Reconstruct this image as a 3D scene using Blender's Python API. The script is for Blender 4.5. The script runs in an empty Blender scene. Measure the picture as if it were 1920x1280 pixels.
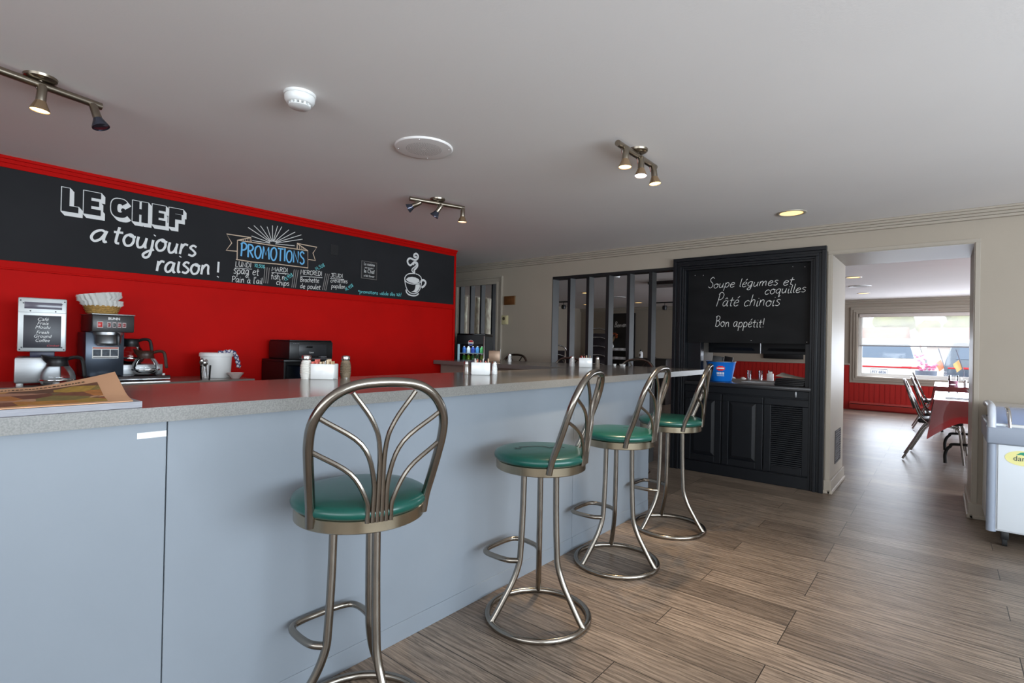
import bpy, bmesh, math, random
from mathutils import Vector, Matrix
random.seed(7)
PI = math.pi
SC = bpy.context.scene
COL = SC.collection

# ---------------------------------------------------------------- camera, light, exposure
YAW, PITCH, ROLL, FOCAL = 0.69043, 0.00578, 0.02009, 979.4
fw = Vector((-math.sin(YAW) * math.cos(PITCH), math.cos(YAW) * math.cos(PITCH), math.sin(PITCH)))
r0 = Vector((math.cos(YAW), math.sin(YAW), 0)); u0 = r0.cross(fw)
rt = r0 * math.cos(ROLL) + u0 * math.sin(ROLL); up = u0 * math.cos(ROLL) - r0 * math.sin(ROLL)
cam = bpy.data.cameras.new('camera'); cam.sensor_width = 36; cam.lens = FOCAL / 1920 * 36; cam.clip_start = 0.05
camo = bpy.data.objects.new('camera', cam); COL.objects.link(camo)
camo.matrix_world = Matrix(((rt.x, up.x, -fw.x, 0), (rt.y, up.y, -fw.y, 0), (rt.z, up.z, -fw.z, 1.25), (0, 0, 0, 1)))
SC.camera = camo

world = bpy.data.worlds.new('sky'); SC.world = world; world.use_nodes = True
wn = world.node_tree.nodes; bgn = wn['Background']
bgn.inputs[0].default_value = (0.86, 0.93, 1.0, 1); bgn.inputs[1].default_value = 4.0

def area(name, loc, target, sx, sy, watts, col):
    l = bpy.data.lights.new(name, 'AREA'); l.shape = 'RECTANGLE'; l.size = sx; l.size_y = sy; l.energy = watts; l.color = col
    o = bpy.data.objects.new(name, l); COL.objects.link(o); o.location = loc
    o.rotation_euler = (Vector(target) - Vector(loc)).to_track_quat('-Z', 'Y').to_euler()
    return o
# daylight coming in through the room's windows (side wall, entrance wall, dining side wall)
area('window_daylight', (3.45, 0.9, 1.45), (-1, 1.3, 3.9), 5.2, 1.5, 305, (0.76, 0.89, 1.0))
area('entrance_daylight', (0.6, -3.1, 1.45), (0.0, 2, 2.6), 4.6, 1.5, 36, (0.86, 0.93, 1.0))
area('dining_daylight', (4.6, 9.4, 1.5), (0, 9.4, 1.9), 6.0, 1.5, 300, (0.78, 0.87, 1.0))
area('far_window_daylight', (0.3, 13.32, 1.15), (0.0, 8, 0.4), 3.2, 0.9, 80, (0.78, 0.87, 1.0))
SC.view_settings.view_transform = 'Standard'; SC.view_settings.look = 'None'
SC.view_settings.exposure = 0.0; SC.view_settings.gamma = 1.0; SC.view_settings.use_curve_mapping = False

# ---------------------------------------------------------------- materials
def lin(c):
    return tuple((x / 255 / 12.92) if x / 255 <= 0.04045 else ((x / 255 + 0.055) / 1.055) ** 2.4 for x in c)
MATS = {}
def M(name, rgb, rough=0.5, metal=0.0, var=0.0, vscale=6.0, bump=0.0, bscale=40.0, stretch=(1, 1, 1), emit=0.0, spec=0.5, coat=0.0):
    if name in MATS: return MATS[name]
    m = bpy.data.materials.new(name); m.use_nodes = True; MATS[name] = m
    nt = m.node_tree; b = nt.nodes['Principled BSDF']; c = lin(rgb)
    b.inputs['Base Color'].default_value = (*c, 1); b.inputs['Roughness'].default_value = rough; b.inputs['Metallic'].default_value = metal
    b.inputs['Specular IOR Level'].default_value = spec; b.inputs['Coat Weight'].default_value = coat
    if emit:
        b.inputs['Emission Color'].default_value = (*c, 1); b.inputs['Emission Strength'].default_value = emit
    if var or bump:
        tc = nt.nodes.new('ShaderNodeTexCoord'); mp = nt.nodes.new('ShaderNodeMapping'); mp.inputs['Scale'].default_value = stretch
        nt.links.new(tc.outputs['Object'], mp.inputs['Vector'])
        if var:
            n = nt.nodes.new('ShaderNodeTexNoise'); n.inputs['Scale'].default_value = vscale; n.inputs['Detail'].default_value = 5
            nt.links.new(mp.outputs[0], n.inputs['Vector'])
            r = nt.nodes.new('ShaderNodeValToRGB'); e = r.color_ramp.elements
            e[0].position = 0.3; e[1].position = 0.7
            e[0].color = (*[x * (1 - var) for x in c], 1); e[1].color = (*[min(1, x * (1 + var)) for x in c], 1)
            nt.links.new(n.outputs['Fac'], r.inputs[0]); nt.links.new(r.outputs[0], b.inputs['Base Color'])
        if bump:
            n2 = nt.nodes.new('ShaderNodeTexNoise'); n2.inputs['Scale'].default_value = bscale; n2.inputs['Detail'].default_value = 4
            nt.links.new(mp.outputs[0], n2.inputs['Vector'])
            bp = nt.nodes.new('ShaderNodeBump'); bp.inputs['Strength'].default_value = bump; bp.inputs['Distance'].default_value = 0.01
            nt.links.new(n2.outputs['Fac'], bp.inputs['Height']); nt.links.new(bp.outputs[0], b.inputs['Normal'])
    return m

def glass(name, tint=(1, 1, 1), refl=1.0, ior=1.45):
    """thin glass: clear with fresnel reflections"""
    if name in MATS: return MATS[name]
    m = bpy.data.materials.new(name); m.use_nodes = True; MATS[name] = m
    nt = m.node_tree; nt.nodes.remove(nt.nodes['Principled BSDF'])
    out = nt.nodes['Material Output']; t = nt.nodes.new('ShaderNodeBsdfTransparent'); t.inputs[0].default_value = (*tint, 1)
    g = nt.nodes.new('ShaderNodeBsdfGlossy'); g.inputs['Roughness'].default_value = 0.04; g.inputs[0].default_value = (refl, refl, refl, 1)
    f = nt.nodes.new('ShaderNodeFresnel'); f.inputs[0].default_value = ior
    mx = nt.nodes.new('ShaderNodeMixShader')
    nt.links.new(f.outputs[0], mx.inputs[0]); nt.links.new(t.outputs[0], mx.inputs[1]); nt.links.new(g.outputs[0], mx.inputs[2]); nt.links.new(mx.outputs[0], out.inputs[0])
    return m

def floor_mat():
    m = bpy.data.materials.new('weathered_plank_floor'); m.use_nodes = True
    nt = m.node_tree; N = nt.nodes.new; L = nt.links.new; b = nt.nodes['Principled BSDF']
    tc = N('ShaderNodeTexCoord'); mp = N('ShaderNodeMapping'); mp.inputs['Location'].default_value = (0.53, 0.02, 0)
    L(tc.outputs['Object'], mp.inputs['Vector'])
    br = N('ShaderNodeTexBrick'); br.inputs['Scale'].default_value = 1.0; br.inputs['Brick Width'].default_value = 1.25; br.inputs['Row Height'].default_value = 0.19
    br.inputs['Mortar Size'].default_value = 0.0022; br.inputs['Mortar Smooth'].default_value = 0.3; br.inputs['Bias'].default_value = -0.1
    br.offset = 0.37; br.offset_frequency = 3; br.squash = 1.0
    br.inputs['Color1'].default_value = (0.295, 0.238, 0.192, 1); br.inputs['Color2'].default_value = (0.178, 0.142, 0.115, 1); br.inputs['Mortar'].default_value = (0.035, 0.027, 0.021, 1)
    L(mp.outputs[0], br.inputs['Vector'])
    # per-plank shift of the grain
    ad = N('ShaderNodeVectorMath'); ad.operation = 'MULTIPLY_ADD'; ad.inputs[1].default_value = (37, 53, 0)
    L(br.outputs['Color'], ad.inputs[0]); L(mp.outputs[0], ad.inputs[2])
    mg = N('ShaderNodeMapping'); mg.inputs['Scale'].default_value = (1.2, 19, 1); L(ad.outputs[0], mg.inputs['Vector'])
    ng = N('ShaderNodeTexNoise'); ng.inputs['Scale'].default_value = 4.2; ng.inputs['Detail'].default_value = 8; ng.inputs['Roughness'].default_value = 0.65; ng.inputs['Distortion'].default_value = 1.3
    L(mg.outputs[0], ng.inputs['Vector'])
    mw = N('ShaderNodeMapping'); mw.inputs['Scale'].default_value = (0.55, 7, 1); L(ad.outputs[0], mw.inputs['Vector'])
    wv = N('ShaderNodeTexWave'); wv.wave_type = 'RINGS'; wv.rings_direction = 'Z'; wv.inputs['Scale'].default_value = 1.6; wv.inputs['Distortion'].default_value = 7; wv.inputs['Detail'].default_value = 3; wv.inputs['Detail Scale'].default_value = 1.1
    L(mw.outputs[0], wv.inputs['Vector'])
    r1 = N('ShaderNodeValToRGB'); r1.color_ramp.elements[0].position = 0.33; r1.color_ramp.elements[0].color = (0.34, 0.31, 0.29, 1); r1.color_ramp.elements[1].position = 0.60; r1.color_ramp.elements[1].color = (1.16, 1.12, 1.08, 1)
    L(ng.outputs['Fac'], r1.inputs[0])
    r2 = N('ShaderNodeValToRGB'); r2.color_ramp.elements[0].position = 0.0; r2.color_ramp.elements[0].color = (0.62, 0.6, 0.58, 1); r2.color_ramp.elements[1].position = 0.35; r2.color_ramp.elements[1].color = (1, 1, 1, 1)
    L(wv.outputs['Fac'], r2.inputs[0])
    m1 = N('ShaderNodeMix'); m1.data_type = 'RGBA'; m1.blend_type = 'MULTIPLY'; m1.inputs[0].default_value = 1
    L(br.outputs['Color'], m1.inputs[6]); L(r1.outputs[0], m1.inputs[7])
    m2 = N('ShaderNodeMix'); m2.data_type = 'RGBA'; m2.blend_type = 'MULTIPLY'; m2.inputs[0].default_value = 0.9
    L(m1.outputs[2], m2.inputs[6]); L(r2.outputs[0], m2.inputs[7])
    nb = N('ShaderNodeTexNoise'); nb.inputs['Scale'].default_value = 1.1; nb.inputs['Detail'].default_value = 3; L(tc.outputs['Object'], nb.inputs['Vector'])
    r3 = N('ShaderNodeValToRGB'); r3.color_ramp.elements[0].position = 0.35; r3.color_ramp.elements[0].color = (0.82, 0.81, 0.8, 1); r3.color_ramp.elements[1].position = 0.65; r3.color_ramp.elements[1].color = (1.1, 1.09, 1.07, 1)
    L(nb.outputs['Fac'], r3.inputs[0])
    m3 = N('ShaderNodeMix'); m3.data_type = 'RGBA'; m3.blend_type = 'MULTIPLY'; m3.inputs[0].default_value = 1
    L(m2.outputs[2], m3.inputs[6]); L(r3.outputs[0], m3.inputs[7]); L(m3.outputs[2], b.inputs['Base Color'])
    b.inputs['Roughness'].default_value = 0.36; b.inputs['Specular IOR Level'].default_value = 0.42
    bp = N('ShaderNodeBump'); bp.inputs['Strength'].default_value = 0.35; bp.inputs['Distance'].default_value = 0.003
    sb = N('ShaderNodeMath'); sb.operation = 'SUBTRACT'; L(ng.outputs['Fac'], sb.inputs[0]); L(br.outputs['Fac'], sb.inputs[1])
    L(sb.outputs[0], bp.inputs['Height']); L(bp.outputs[0], b.inputs['Normal'])
    return m

def speckle(name, rgb, rough, dark=0.55, light=1.9):
    m = M(name, rgb, rough); nt = m.node_tree; N = nt.nodes.new; L = nt.links.new; b = nt.nodes['Principled BSDF']; c = lin(rgb)
    tc = N('ShaderNodeTexCoord'); n = N('ShaderNodeTexNoise'); n.inputs['Scale'].default_value = 260; n.inputs['Detail'].default_value = 3
    n2 = N('ShaderNodeTexVoronoi'); n2.inputs['Scale'].default_value = 150
    L(tc.outputs['Object'], n.inputs['Vector']); L(tc.outputs['Object'], n2.inputs['Vector'])
    r = N('ShaderNodeValToRGB'); e = r.color_ramp.elements; e[0].position = 0.35; e[1].position = 0.62
    e[0].color = (*[x * dark for x in c], 1); e[1].color = (*[min(1, x * 1.18) for x in c], 1)
    r2 = N('ShaderNodeValToRGB'); e = r2.color_ramp.elements; e[0].position = 0.0; e[1].position = 0.13; e[0].color = (light, light, light, 1); e[1].color = (1, 1, 1, 1)
    mx = N('ShaderNodeMix'); mx.data_type = 'RGBA'; mx.blend_type = 'MULTIPLY'; mx.inputs[0].default_value = 1
    L(n.outputs['Fac'], r.inputs[0]); L(n2.outputs['Distance'], r2.inputs[0]); L(r.outputs[0], mx.inputs[6]); L(r2.outputs[0], mx.inputs[7]); L(mx.outputs[2], b.inputs['Base Color'])
    return m

WALL = M('taupe_wall', (158, 146, 131), 0.7, var=0.03, vscale=2, bump=0.04, bscale=150)
TRIMW = M('taupe_trim', (158, 147, 133), 0.45)
CEIL = M('ceiling_paint', (236, 231, 228), 0.85, var=0.02, vscale=1.2, bump=0.05, bscale=90)
RED = M('red_wall', (184, 7, 3), 0.65, var=0.06, vscale=3, bump=0.06, bscale=160, spec=0.12)
REDT = M('red_trim', (180, 8, 4), 0.65, spec=0.1)
BOARD = M('chalkboard_black', (38, 38, 40), 0.7, var=0.12, vscale=2.5, spec=0.15)
CHALK = M('white_chalk', (214, 212, 208), 0.9, var=0.12, vscale=60)
CHALKG = M('grey_chalk', (140, 134, 130), 0.9)
CHALKT = M('tan_chalk', (206, 182, 158), 0.9)
CHALKB = M('blue_chalk', (110, 180, 226), 0.9)
CHALKQ = M('teal_chalk', (110, 196, 200), 0.9)
PAINTW = M('white_paint_lettering', (222, 222, 220), 0.6)
PANEL = M('grey_laminate_panel', (128, 135, 143), 0.42, var=0.03, vscale=3)
TOP = speckle('stone_laminate_top', (124, 118, 111), 0.17, .75, 1.6)
LIP = speckle('stone_laminate_edge', (118, 116, 112), 0.3, .8, 1.5)
CHROME = M('brushed_steel_tube', (146, 139, 130), 0.22, 1.0, var=0.12, vscale=14)
STEEL = M('stainless_steel', (176, 178, 180), 0.42, 1.0, var=0.06, vscale=9, stretch=(1, 1, 12))
NICKEL = M('brushed_nickel', (150, 140, 126), 0.3, 1.0)
CHROMEB = M('bright_chrome', (215, 215, 215), 0.1, 1.0)
GREEN = M('green_vinyl', (2, 72, 62), 0.33, var=0.06, vscale=10, coat=0.2)
BLK = M('black_painted_wood', (17, 19, 23), 0.38, var=0.1, vscale=8, spec=0.35)
BLKP = M('black_plastic', (18, 18, 20), 0.4)
BLKG = M('gloss_black', (8, 8, 9), 0.12)
RUBBER = M('dark_rubber', (25, 25, 25), 0.8)
SLAT = M('grey_slat_paint', (55, 55, 53), 0.5, var=0.08, vscale=12, stretch=(1, 1, 0.3))
SLATF = M('black_slat_edge', (16, 17, 19), 0.5)
WHITE = M('white_plastic', (232, 232, 230), 0.4)
CERAM = M('white_ceramic', (236, 236, 234), 0.15, coat=0.3)
PAPER = M('white_paper', (235, 233, 228), 0.85)
GLASS = glass('clear_glass')
AMBER = M('warm_bulb', (255, 214, 150), 0.4, emit=5.0)
COLDB = M('cool_bulb', (225, 230, 255), 0.4, emit=5.0)
DARKB = M('unlit_bulb_glass', (70, 72, 84), 0.08, 0.6)

# ---------------------------------------------------------------- geometry helpers
def catmull(pts, k=6, closed=False):
    P = [Vector(p) for p in pts]; n = len(P)
    if n < 3: return P
    out = []
    rng = range(n) if closed else range(n - 1)
    for i in rng:
        p0 = P[(i - 1) % n] if (closed or i > 0) else P[0] * 2 - P[1]
        p1 = P[i]; p2 = P[(i + 1) % n]
        p3 = P[(i + 2) % n] if (closed or i + 2 < n) else P[-1] * 2 - P[-2]
        for j in range(k):
            t = j / k
            out.append(0.5 * ((2 * p1) + (p2 - p0) * t + (2 * p0 - 5 * p1 + 4 * p2 - p3) * t * t + (3 * p1 - p0 - 3 * p2 + p3) * t ** 3))
    if not closed: out.append(P[-1])
    return out

class G:
    def __init__(s): s.bm = bmesh.new(); s.mi = 0
    def _mat(s, fs):
        for f in fs: f.material_index = s.mi
    def box(s, x0, x1, y0, y1, z0, z1, bev=0.0, seg=2):
        v = [s.bm.verts.new(p) for p in ((x0, y0, z0), (x1, y0, z0), (x1, y1, z0), (x0, y1, z0), (x0, y0, z1), (x1, y0, z1), (x1, y1, z1), (x0, y1, z1))]
        fs = [s.bm.faces.new([v[i] for i in q]) for q in ((0, 3, 2, 1), (4, 5, 6, 7), (0, 1, 5, 4), (1, 2, 6, 5), (2, 3, 7, 6), (3, 0, 4, 7))]
        s._mat(fs)
        if bev > 0:
            es = list({e for f in fs for e in f.edges})
            r = bmesh.ops.bevel(s.bm, geom=es, offset=bev, segments=seg, affect='EDGES', profile=0.5)
            s._mat(r['faces'])
        return s
    def tube(s, pts, r, n=10, closed=False, cap=True):
        P = [Vector(p) for p in pts]; m = len(P)
        R = r if isinstance(r, (list, tuple)) else [r] * m
        rings = []; ref = None
        for i in range(m):
            if closed: t = P[(i + 1) % m] - P[i - 1]
            else: t = P[min(i + 1, m - 1)] - P[max(i - 1, 0)]
            if t.length < 1e-9: t = Vector((0, 0, 1))
            t.normalize()
            if ref is None:
                ref = t.orthogonal().normalized()
            else:
                ref = ref - t * ref.dot(t)
                ref = ref.normalized() if ref.length > 1e-6 else t.orthogonal().normalized()
            b = t.cross(ref)
            rings.append([s.bm.verts.new(P[i] + (ref * math.cos(2 * PI * k / n) + b * math.sin(2 * PI * k / n)) * R[i]) for k in range(n)])
        fs = []
        for i in range(m if closed else m - 1):
            A = rings[i]; B = rings[(i + 1) % m]; sh = 0
            if closed and i == m - 1:
                sh = min(range(n), key=lambda q: (A[0].co - B[q].co).length)
            for k in range(n):
                fs.append(s.bm.faces.new((A[k], A[(k + 1) % n], B[(k + 1 + sh) % n], B[(k + sh) % n])))
        if cap and not closed:
            fs.append(s.bm.faces.new(rings[0][::-1])); fs.append(s.bm.faces.new(rings[-1]))
        s._mat(fs); return s
    def cyl(s, p0, p1, r0, r1=None, n=20): return s.tube([p0, p1], [r0, r0 if r1 is None else r1], n)
    def fr(s, x0, x1, y0, y1, z0, z1, w, bev=0.0, bottom=True):
        s.box(x0, x0 + w, y0, y1, z0, z1 - w, bev).box(x1 - w, x1, y0, y1, z0, z1 - w, bev).box(x0, x1, y0, y1, z1 - w, z1, bev)
        if bottom: s.box(x0 + w, x1 - w, y0, y1, z0, z0 + w, bev)
        return s
    def lathe(s, prof, c=(0, 0, 0), n=28, axis=(0, 0, 1), wob=None):
        ax = Vector(axis).normalized(); a = ax.orthogonal().normalized() if abs(ax.z) < 0.999 else Vector((1, 0, 0)); b = ax.cross(a); c = Vector(c)
        rings = []; fs = []
        for i, (r, h) in enumerate(prof):
            if r < 1e-6: rings.append([s.bm.verts.new(c + ax * h)])
            else:
                q = []
                for k in range(n):
                    th = 2 * PI * k / n; rr = r; hh = h
                    if wob: rr, hh = wob(i, th, r, h)
                    q.append(s.bm.verts.new(c + ax * hh + (a * math.cos(th) + b * math.sin(th)) * rr))
                rings.append(q)
        for A, B in zip(rings, rings[1:]):
            for k in range(n):
                if len(A) == 1 and len(B) == 1: break
                if len(A) == 1: fs.append(s.bm.faces.new((A[0], B[(k + 1) % n], B[k])))
                elif len(B) == 1: fs.append(s.bm.faces.new((A[k], A[(k + 1) % n], B[0])))
                else: fs.append(s.bm.faces.new((A[k], A[(k + 1) % n], B[(k + 1) % n], B[k])))
        s._mat(fs); return s
    def prism(s, pts, ext):
        e = Vector(ext); A = [s.bm.verts.new(p) for p in pts]; B = [s.bm.verts.new(Vector(p) + e) for p in pts]
        n = len(A); fs = [s.bm.faces.new(A[::-1]), s.bm.faces.new(B)]
        for i in range(n): fs.append(s.bm.faces.new((A[i], A[(i + 1) % n], B[(i + 1) % n], B[i])))
        s._mat(fs); return s
    def face(s, pts):
        f = s.bm.faces.new([s.bm.verts.new(p) for p in pts]); f.material_index = s.mi; return s
    def grid(s, fn, nu, nv):
        V = [[s.bm.verts.new(fn(i / nu, j / nv)) for j in range(nv + 1)] for i in range(nu + 1)]
        fs = [s.bm.faces.new((V[i][j], V[i + 1][j], V[i + 1][j + 1], V[i][j + 1])) for i in range(nu) for j in range(nv)]
        s._mat(fs); return s
    def ball(s, c, r, sc=(1, 1, 1), sub=2, jit=0.0):
        ret = bmesh.ops.create_icosphere(s.bm, subdivisions=sub, radius=1)
        for v in ret['verts']:
            k = 1 + random.uniform(-jit, jit)
            v.co = Vector(c) + Vector((v.co.x * r * sc[0] * k, v.co.y * r * sc[1] * k, v.co.z * r * sc[2] * k))
        s._mat({f for v in ret['verts'] for f in v.link_faces}); return s
    def ribbon(s, pts, w, nrm):
        """flat stroke lying on a board, nrm = out of the board"""
        P = [Vector(p) for p in pts]; nr = Vector(nrm); L = []; fs = []; s.rc = getattr(s, 'rc', 0) + 1
        for i, p in enumerate(P):
            p = p + nr * (1.3e-5 * (i % 40) + 2.2e-4 * (s.rc % 5))
            t = P[min(i + 1, len(P) - 1)] - P[max(i - 1, 0)]
            sd = t.cross(nr)
            sd = sd.normalized() * w / 2 if sd.length > 1e-9 else Vector((0, 0, w / 2))
            L.append((s.bm.verts.new(p + sd), s.bm.verts.new(p - sd)))
        for a, b in zip(L, L[1:]): fs.append(s.bm.faces.new((a[0], a[1], b[1], b[0])))
        s._mat(fs); return s
    def xf(s, m):
        bmesh.ops.transform(s.bm, matrix=m, verts=s.bm.verts); return s
    def build(s, name, mats, parent=None, smooth=True, ang=40):
        if not isinstance(mats, (list, tuple)): mats = [mats]
        bmesh.ops.recalc_face_normals(s.bm, faces=s.bm.faces)
        me = bpy.data.meshes.new(name); s.bm.to_mesh(me); s.bm.free()
        for m in mats: me.materials.append(m)
        if smooth:
            me.shade_smooth(); me.set_sharp_from_angle(angle=math.radians(ang))
        o = bpy.data.objects.new(name, me); COL.objects.link(o)
        if parent: o.parent = parent
        return o

def thing(name, label, cat, loc=(0, 0, 0), rz=0.0, group=None):
    o = bpy.data.objects.new(name, None); COL.objects.link(o); o.empty_display_size = 0.1
    o.location = loc; o.rotation_euler = (0, 0, rz); return tag(o, label, cat, group)
def tag(o, label, cat, group=None, kind=None):
    if label: o['label'] = label
    if cat: o['category'] = cat
    if group: o['group'] = group
    if kind: o['kind'] = kind
    return o
def struct(o): o['kind'] = 'structure'; return o
def copy_tree(o, parent=None):
    c = o.copy(); COL.objects.link(c)
    if parent: c.parent = parent
    for ch in list(o.children): copy_tree(ch, c)
    return c

BASIS = {'+x': (Vector((0, 1, 0)), Vector((0, 0, 1)), Vector((1, 0, 0))), '-y': (Vector((1, 0, 0)), Vector((0, 0, 1)), Vector((0, -1, 0)))}
def lettering(name, s, size, face, pos, mat, parent, width=None, ext=0.0006, shear=0.0, align='CENTER', bold=0.0, normal=None):
    """printed lettering set with the built-in typeface, made into a mesh"""
    cu = bpy.data.curves.new(name, 'FONT'); cu.body = s; cu.size = size; cu.extrude = ext; cu.shear = shear; cu.align_x = align; cu.offset = bold; cu.resolution_u = 3
    t = bpy.data.objects.new('tmp', cu); COL.objects.link(t); bpy.context.view_layer.update()
    me = bpy.data.meshes.new_from_object(t.evaluated_get(bpy.context.evaluated_depsgraph_get()))
    bpy.data.objects.remove(t); bpy.data.curves.remove(cu); me.name = name
    if width:
        xs = [v.co.x for v in me.vertices]; w = max(xs) - min(xs)
        for v in me.vertices: v.co.x *= width / w
    r, u, n = BASIS[face] if isinstance(face, str) else face
    m = Matrix(((r.x, u.x, n.x, pos[0]), (r.y, u.y, n.y, pos[1]), (r.z, u.z, n.z, pos[2]), (0, 0, 0, 1)))
    me.transform(m); me.materials.clear(); me.materials.append(mat)
    o = bpy.data.objects.new(name, me); COL.objects.link(o)
    if parent: o.parent = parent
    return o

# ---- single-stroke handwriting (x-height 1, baseline 0)
def _g(w, *st):
    out = []
    for q in st:
        f = q.split(); out.append((f[0], [tuple(map(float, p.split(','))) for p in f[1:]]))
    return (w, out)
GL = {
 'a': _g(1.05, 's .8,.85 .5,1 .18,.75 .1,.3 .32,.02 .62,.25 .8,.9', 's .82,1 .78,.4 .86,.04 1,.1'),
 'b': _g(1.0, 's .2,1.75 .17,1 .15,.05', 's .17,.6 .5,1 .85,.7 .8,.2 .5,0 .16,.15'),
 'c': _g(.9, 's .8,.8 .55,1 .2,.75 .12,.35 .35,.02 .8,.15'),
 'd': _g(1.0, 's .78,.75 .5,1 .18,.7 .12,.25 .4,0 .7,.25 .8,.8', 's .85,1.75 .8,1 .8,.3 .92,.03'),
 'e': _g(.95, 's .15,.5 .5,.55 .8,.7 .7,.95 .4,.98 .15,.6 .2,.15 .5,0 .85,.2'),
 'f': _g(.75, 's .75,1.6 .5,1.75 .32,1.4 .3,.6 .28,-.1', 'l .05,.9 .65,.95'),
 'g': _g(1.0, 's .8,.85 .5,1 .18,.75 .14,.3 .4,.05 .7,.3 .8,.9', 's .82,1 .8,.2 .75,-.5 .45,-.75 .2,-.55 .5,-.2 .95,.1'),
 'h': _g(1.0, 's .2,1.75 .17,.9 .15,0', 's .16,.5 .45,.95 .75,.85 .78,.4 .8,0'),
 'i': _g(.45, 's .2,.95 .18,.4 .25,.02 .4,.1', 'l .22,1.35 .26,1.42'),
 'j': _g(.5, 's .3,.95 .3,0 .2,-.6 -.1,-.75 -.25,-.5 0,-.2 .5,.1', 'l .32,1.35 .36,1.42'),
 'l': _g(.45, 's .2,1.75 .18,.8 .2,.1 .38,.05'),
 'm': _g(1.45, 's .15,.95 .15,.4 .14,0', 's .15,.5 .4,.95 .62,.85 .65,.4 .65,0', 's .65,.5 .95,.95 1.15,.85 1.18,.4 1.25,.02'),
 'n': _g(1.0, 's .17,.95 .16,.4 .15,0', 's .16,.5 .45,.95 .72,.85 .76,.4 .84,.02'),
 'o': _g(1.0, 's .5,1 .2,.8 .12,.4 .35,.02 .7,.1 .85,.5 .72,.9 .5,1 .55,.85 .95,.85'),
 'p': _g(1.0, 's .2,.95 .18,.2 .15,-.75', 's .18,.6 .5,1 .82,.75 .8,.25 .5,0 .2,.15'),
 'q': _g(1.0, 's .8,.85 .5,1 .18,.75 .14,.3 .4,.05 .7,.3 .8,.9', 's .82,1 .8,.2 .78,-.75 1,-.4'),
 'r': _g(.75, 's .17,.95 .17,.4 .16,0', 's .17,.5 .4,.92 .7,.9'),
 's': _g(.8, 's .7,.9 .4,1 .18,.75 .45,.55 .7,.3 .5,.02 .12,.08'),
 't': _g(.75, 's .38,1.5 .33,.7 .35,.1 .6,.05', 'l .05,1 .72,1.05'),
 'u': _g(1.0, 's .15,.95 .14,.4 .3,.03 .6,.15 .75,.6', 's .78,.95 .76,.4 .84,.02'),
 'v': _g(.85, 'l .1,.95 .42,.02 .8,.98'),
 'x': _g(.85, 'l .1,.95 .75,.0', 'l .75,.95 .1,0'),
 'A': _g(1.1, 'l .1,0 .5,1.5 .95,0', 'l .25,.55 .82,.55'),
 'B': _g(1.15, 's .2,1.5 .2,.7 .15,0', 's .0,1.35 .4,1.55 .85,1.4 .8,1 .3,.8', 's .3,.8 .85,.75 .95,.3 .6,0 .1,.05'),
 'C': _g(1.0, 's .9,1.3 .5,1.5 .15,1.0 .15,.4 .5,0 .92,.2'),
 'D': _g(1.1, 'l .15,1.5 .15,0', 's .1,1.5 .6,1.4 .95,.8 .7,.15 .1,0'),
 'E': _g(.95, 'l .85,1.5 .15,1.5 .15,0 .88,.02', 'l .15,.78 .7,.8'),
 'I': _g(.4, 'l .2,1.5 .2,0'),
 'J': _g(.8, 's .6,1.5 .6,.4 .4,0 .1,.25', 'l .3,1.5 .8,1.5'),
 'L': _g(.9, 'l .15,1.5 .15,0 .85,.02'),
 'M': _g(1.35, 'l .1,0 .25,1.5 .65,.5 1.05,1.5 1.2,0'),
 'N': _g(1.15, 'l .15,0 .15,1.5 .95,0 .95,1.5'),
 'O': _g(1.2, 's .6,1.5 .2,1.2 .12,.5 .45,.0 .85,.15 1.05,.8 .9,1.35 .6,1.5'),
 'P': _g(1.05, 's .2,1.55 .2,.7 .15,0', 's .05,1.35 .45,1.6 .9,1.35 .85,.95 .5,.75 .2,.75'),
 'R': _g(1.1, 'l .15,1.5 .15,0', 's .1,1.5 .6,1.5 .9,1.2 .65,.85 .15,.75', 'l .4,.78 .95,0'),
 'S': _g(1.0, 's .85,1.3 .5,1.55 .15,1.25 .35,.9 .75,.65 .85,.25 .5,0 .1,.2'),
 'T': _g(1.05, 'l .05,1.5 1,1.5', 'l .52,1.5 .5,0'),
 'U': _g(1.1, 's .15,1.5 .15,.5 .45,.0 .8,.25 .92,.8 .95,1.5', 'l .95,.4 .97,0'),
 '0': _g(.9, 's .45,1.4 .15,1.0 .15,.4 .45,0 .75,.4 .75,1 .45,1.4'), '1': _g(.5, 'l .1,1.1 .3,1.4 .28,0'),
 '3': _g(.8, 's .12,1.25 .45,1.4 .7,1.1 .35,.75 .75,.45 .5,.02 .1,.12'), '4': _g(.9, 'l .5,1.4 .1,.5 .8,.5', 'l .62,.9 .6,0'),
 '5': _g(.85, 'l .75,1.4 .2,1.4 .17,.85', 's .17,.85 .6,.85 .75,.4 .5,.02 .1,.1'), '6': _g(.85, 's .65,1.4 .25,.9 .15,.35 .45,0 .75,.3 .5,.65 .18,.45'),
 '9': _g(.85, 's .7,1.1 .4,1.4 .15,1 .4,.7 .7,1.1 .65,.4 .5,0'), '8': _g(.85, 's .45,.75 .2,1.1 .45,1.4 .7,1.1 .45,.75 .15,.35 .45,0 .75,.35 .45,.75'),
 ',': _g(.35, 'l .2,.12 .1,-.25'), '.': _g(.35, 'l .15,.0 .2,.1'), "'": _g(.35, 'l .2,1.75 .15,1.35'),
 '!': _g(.5, 'l .25,1.8 .22,.55', 'l .2,0 .24,.1'), '$': _g(.85, 's .7,1.15 .4,1.3 .15,1.0 .65,.5 .45,.1 .1,.25', 'l .42,1.55 .42,-.1'),
 '*': _g(.7, 'l .35,1.3 .35,.5', 'l .05,1.1 .65,.7', 'l .65,1.1 .05,.7'), ' ': _g(.75),
}
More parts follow.
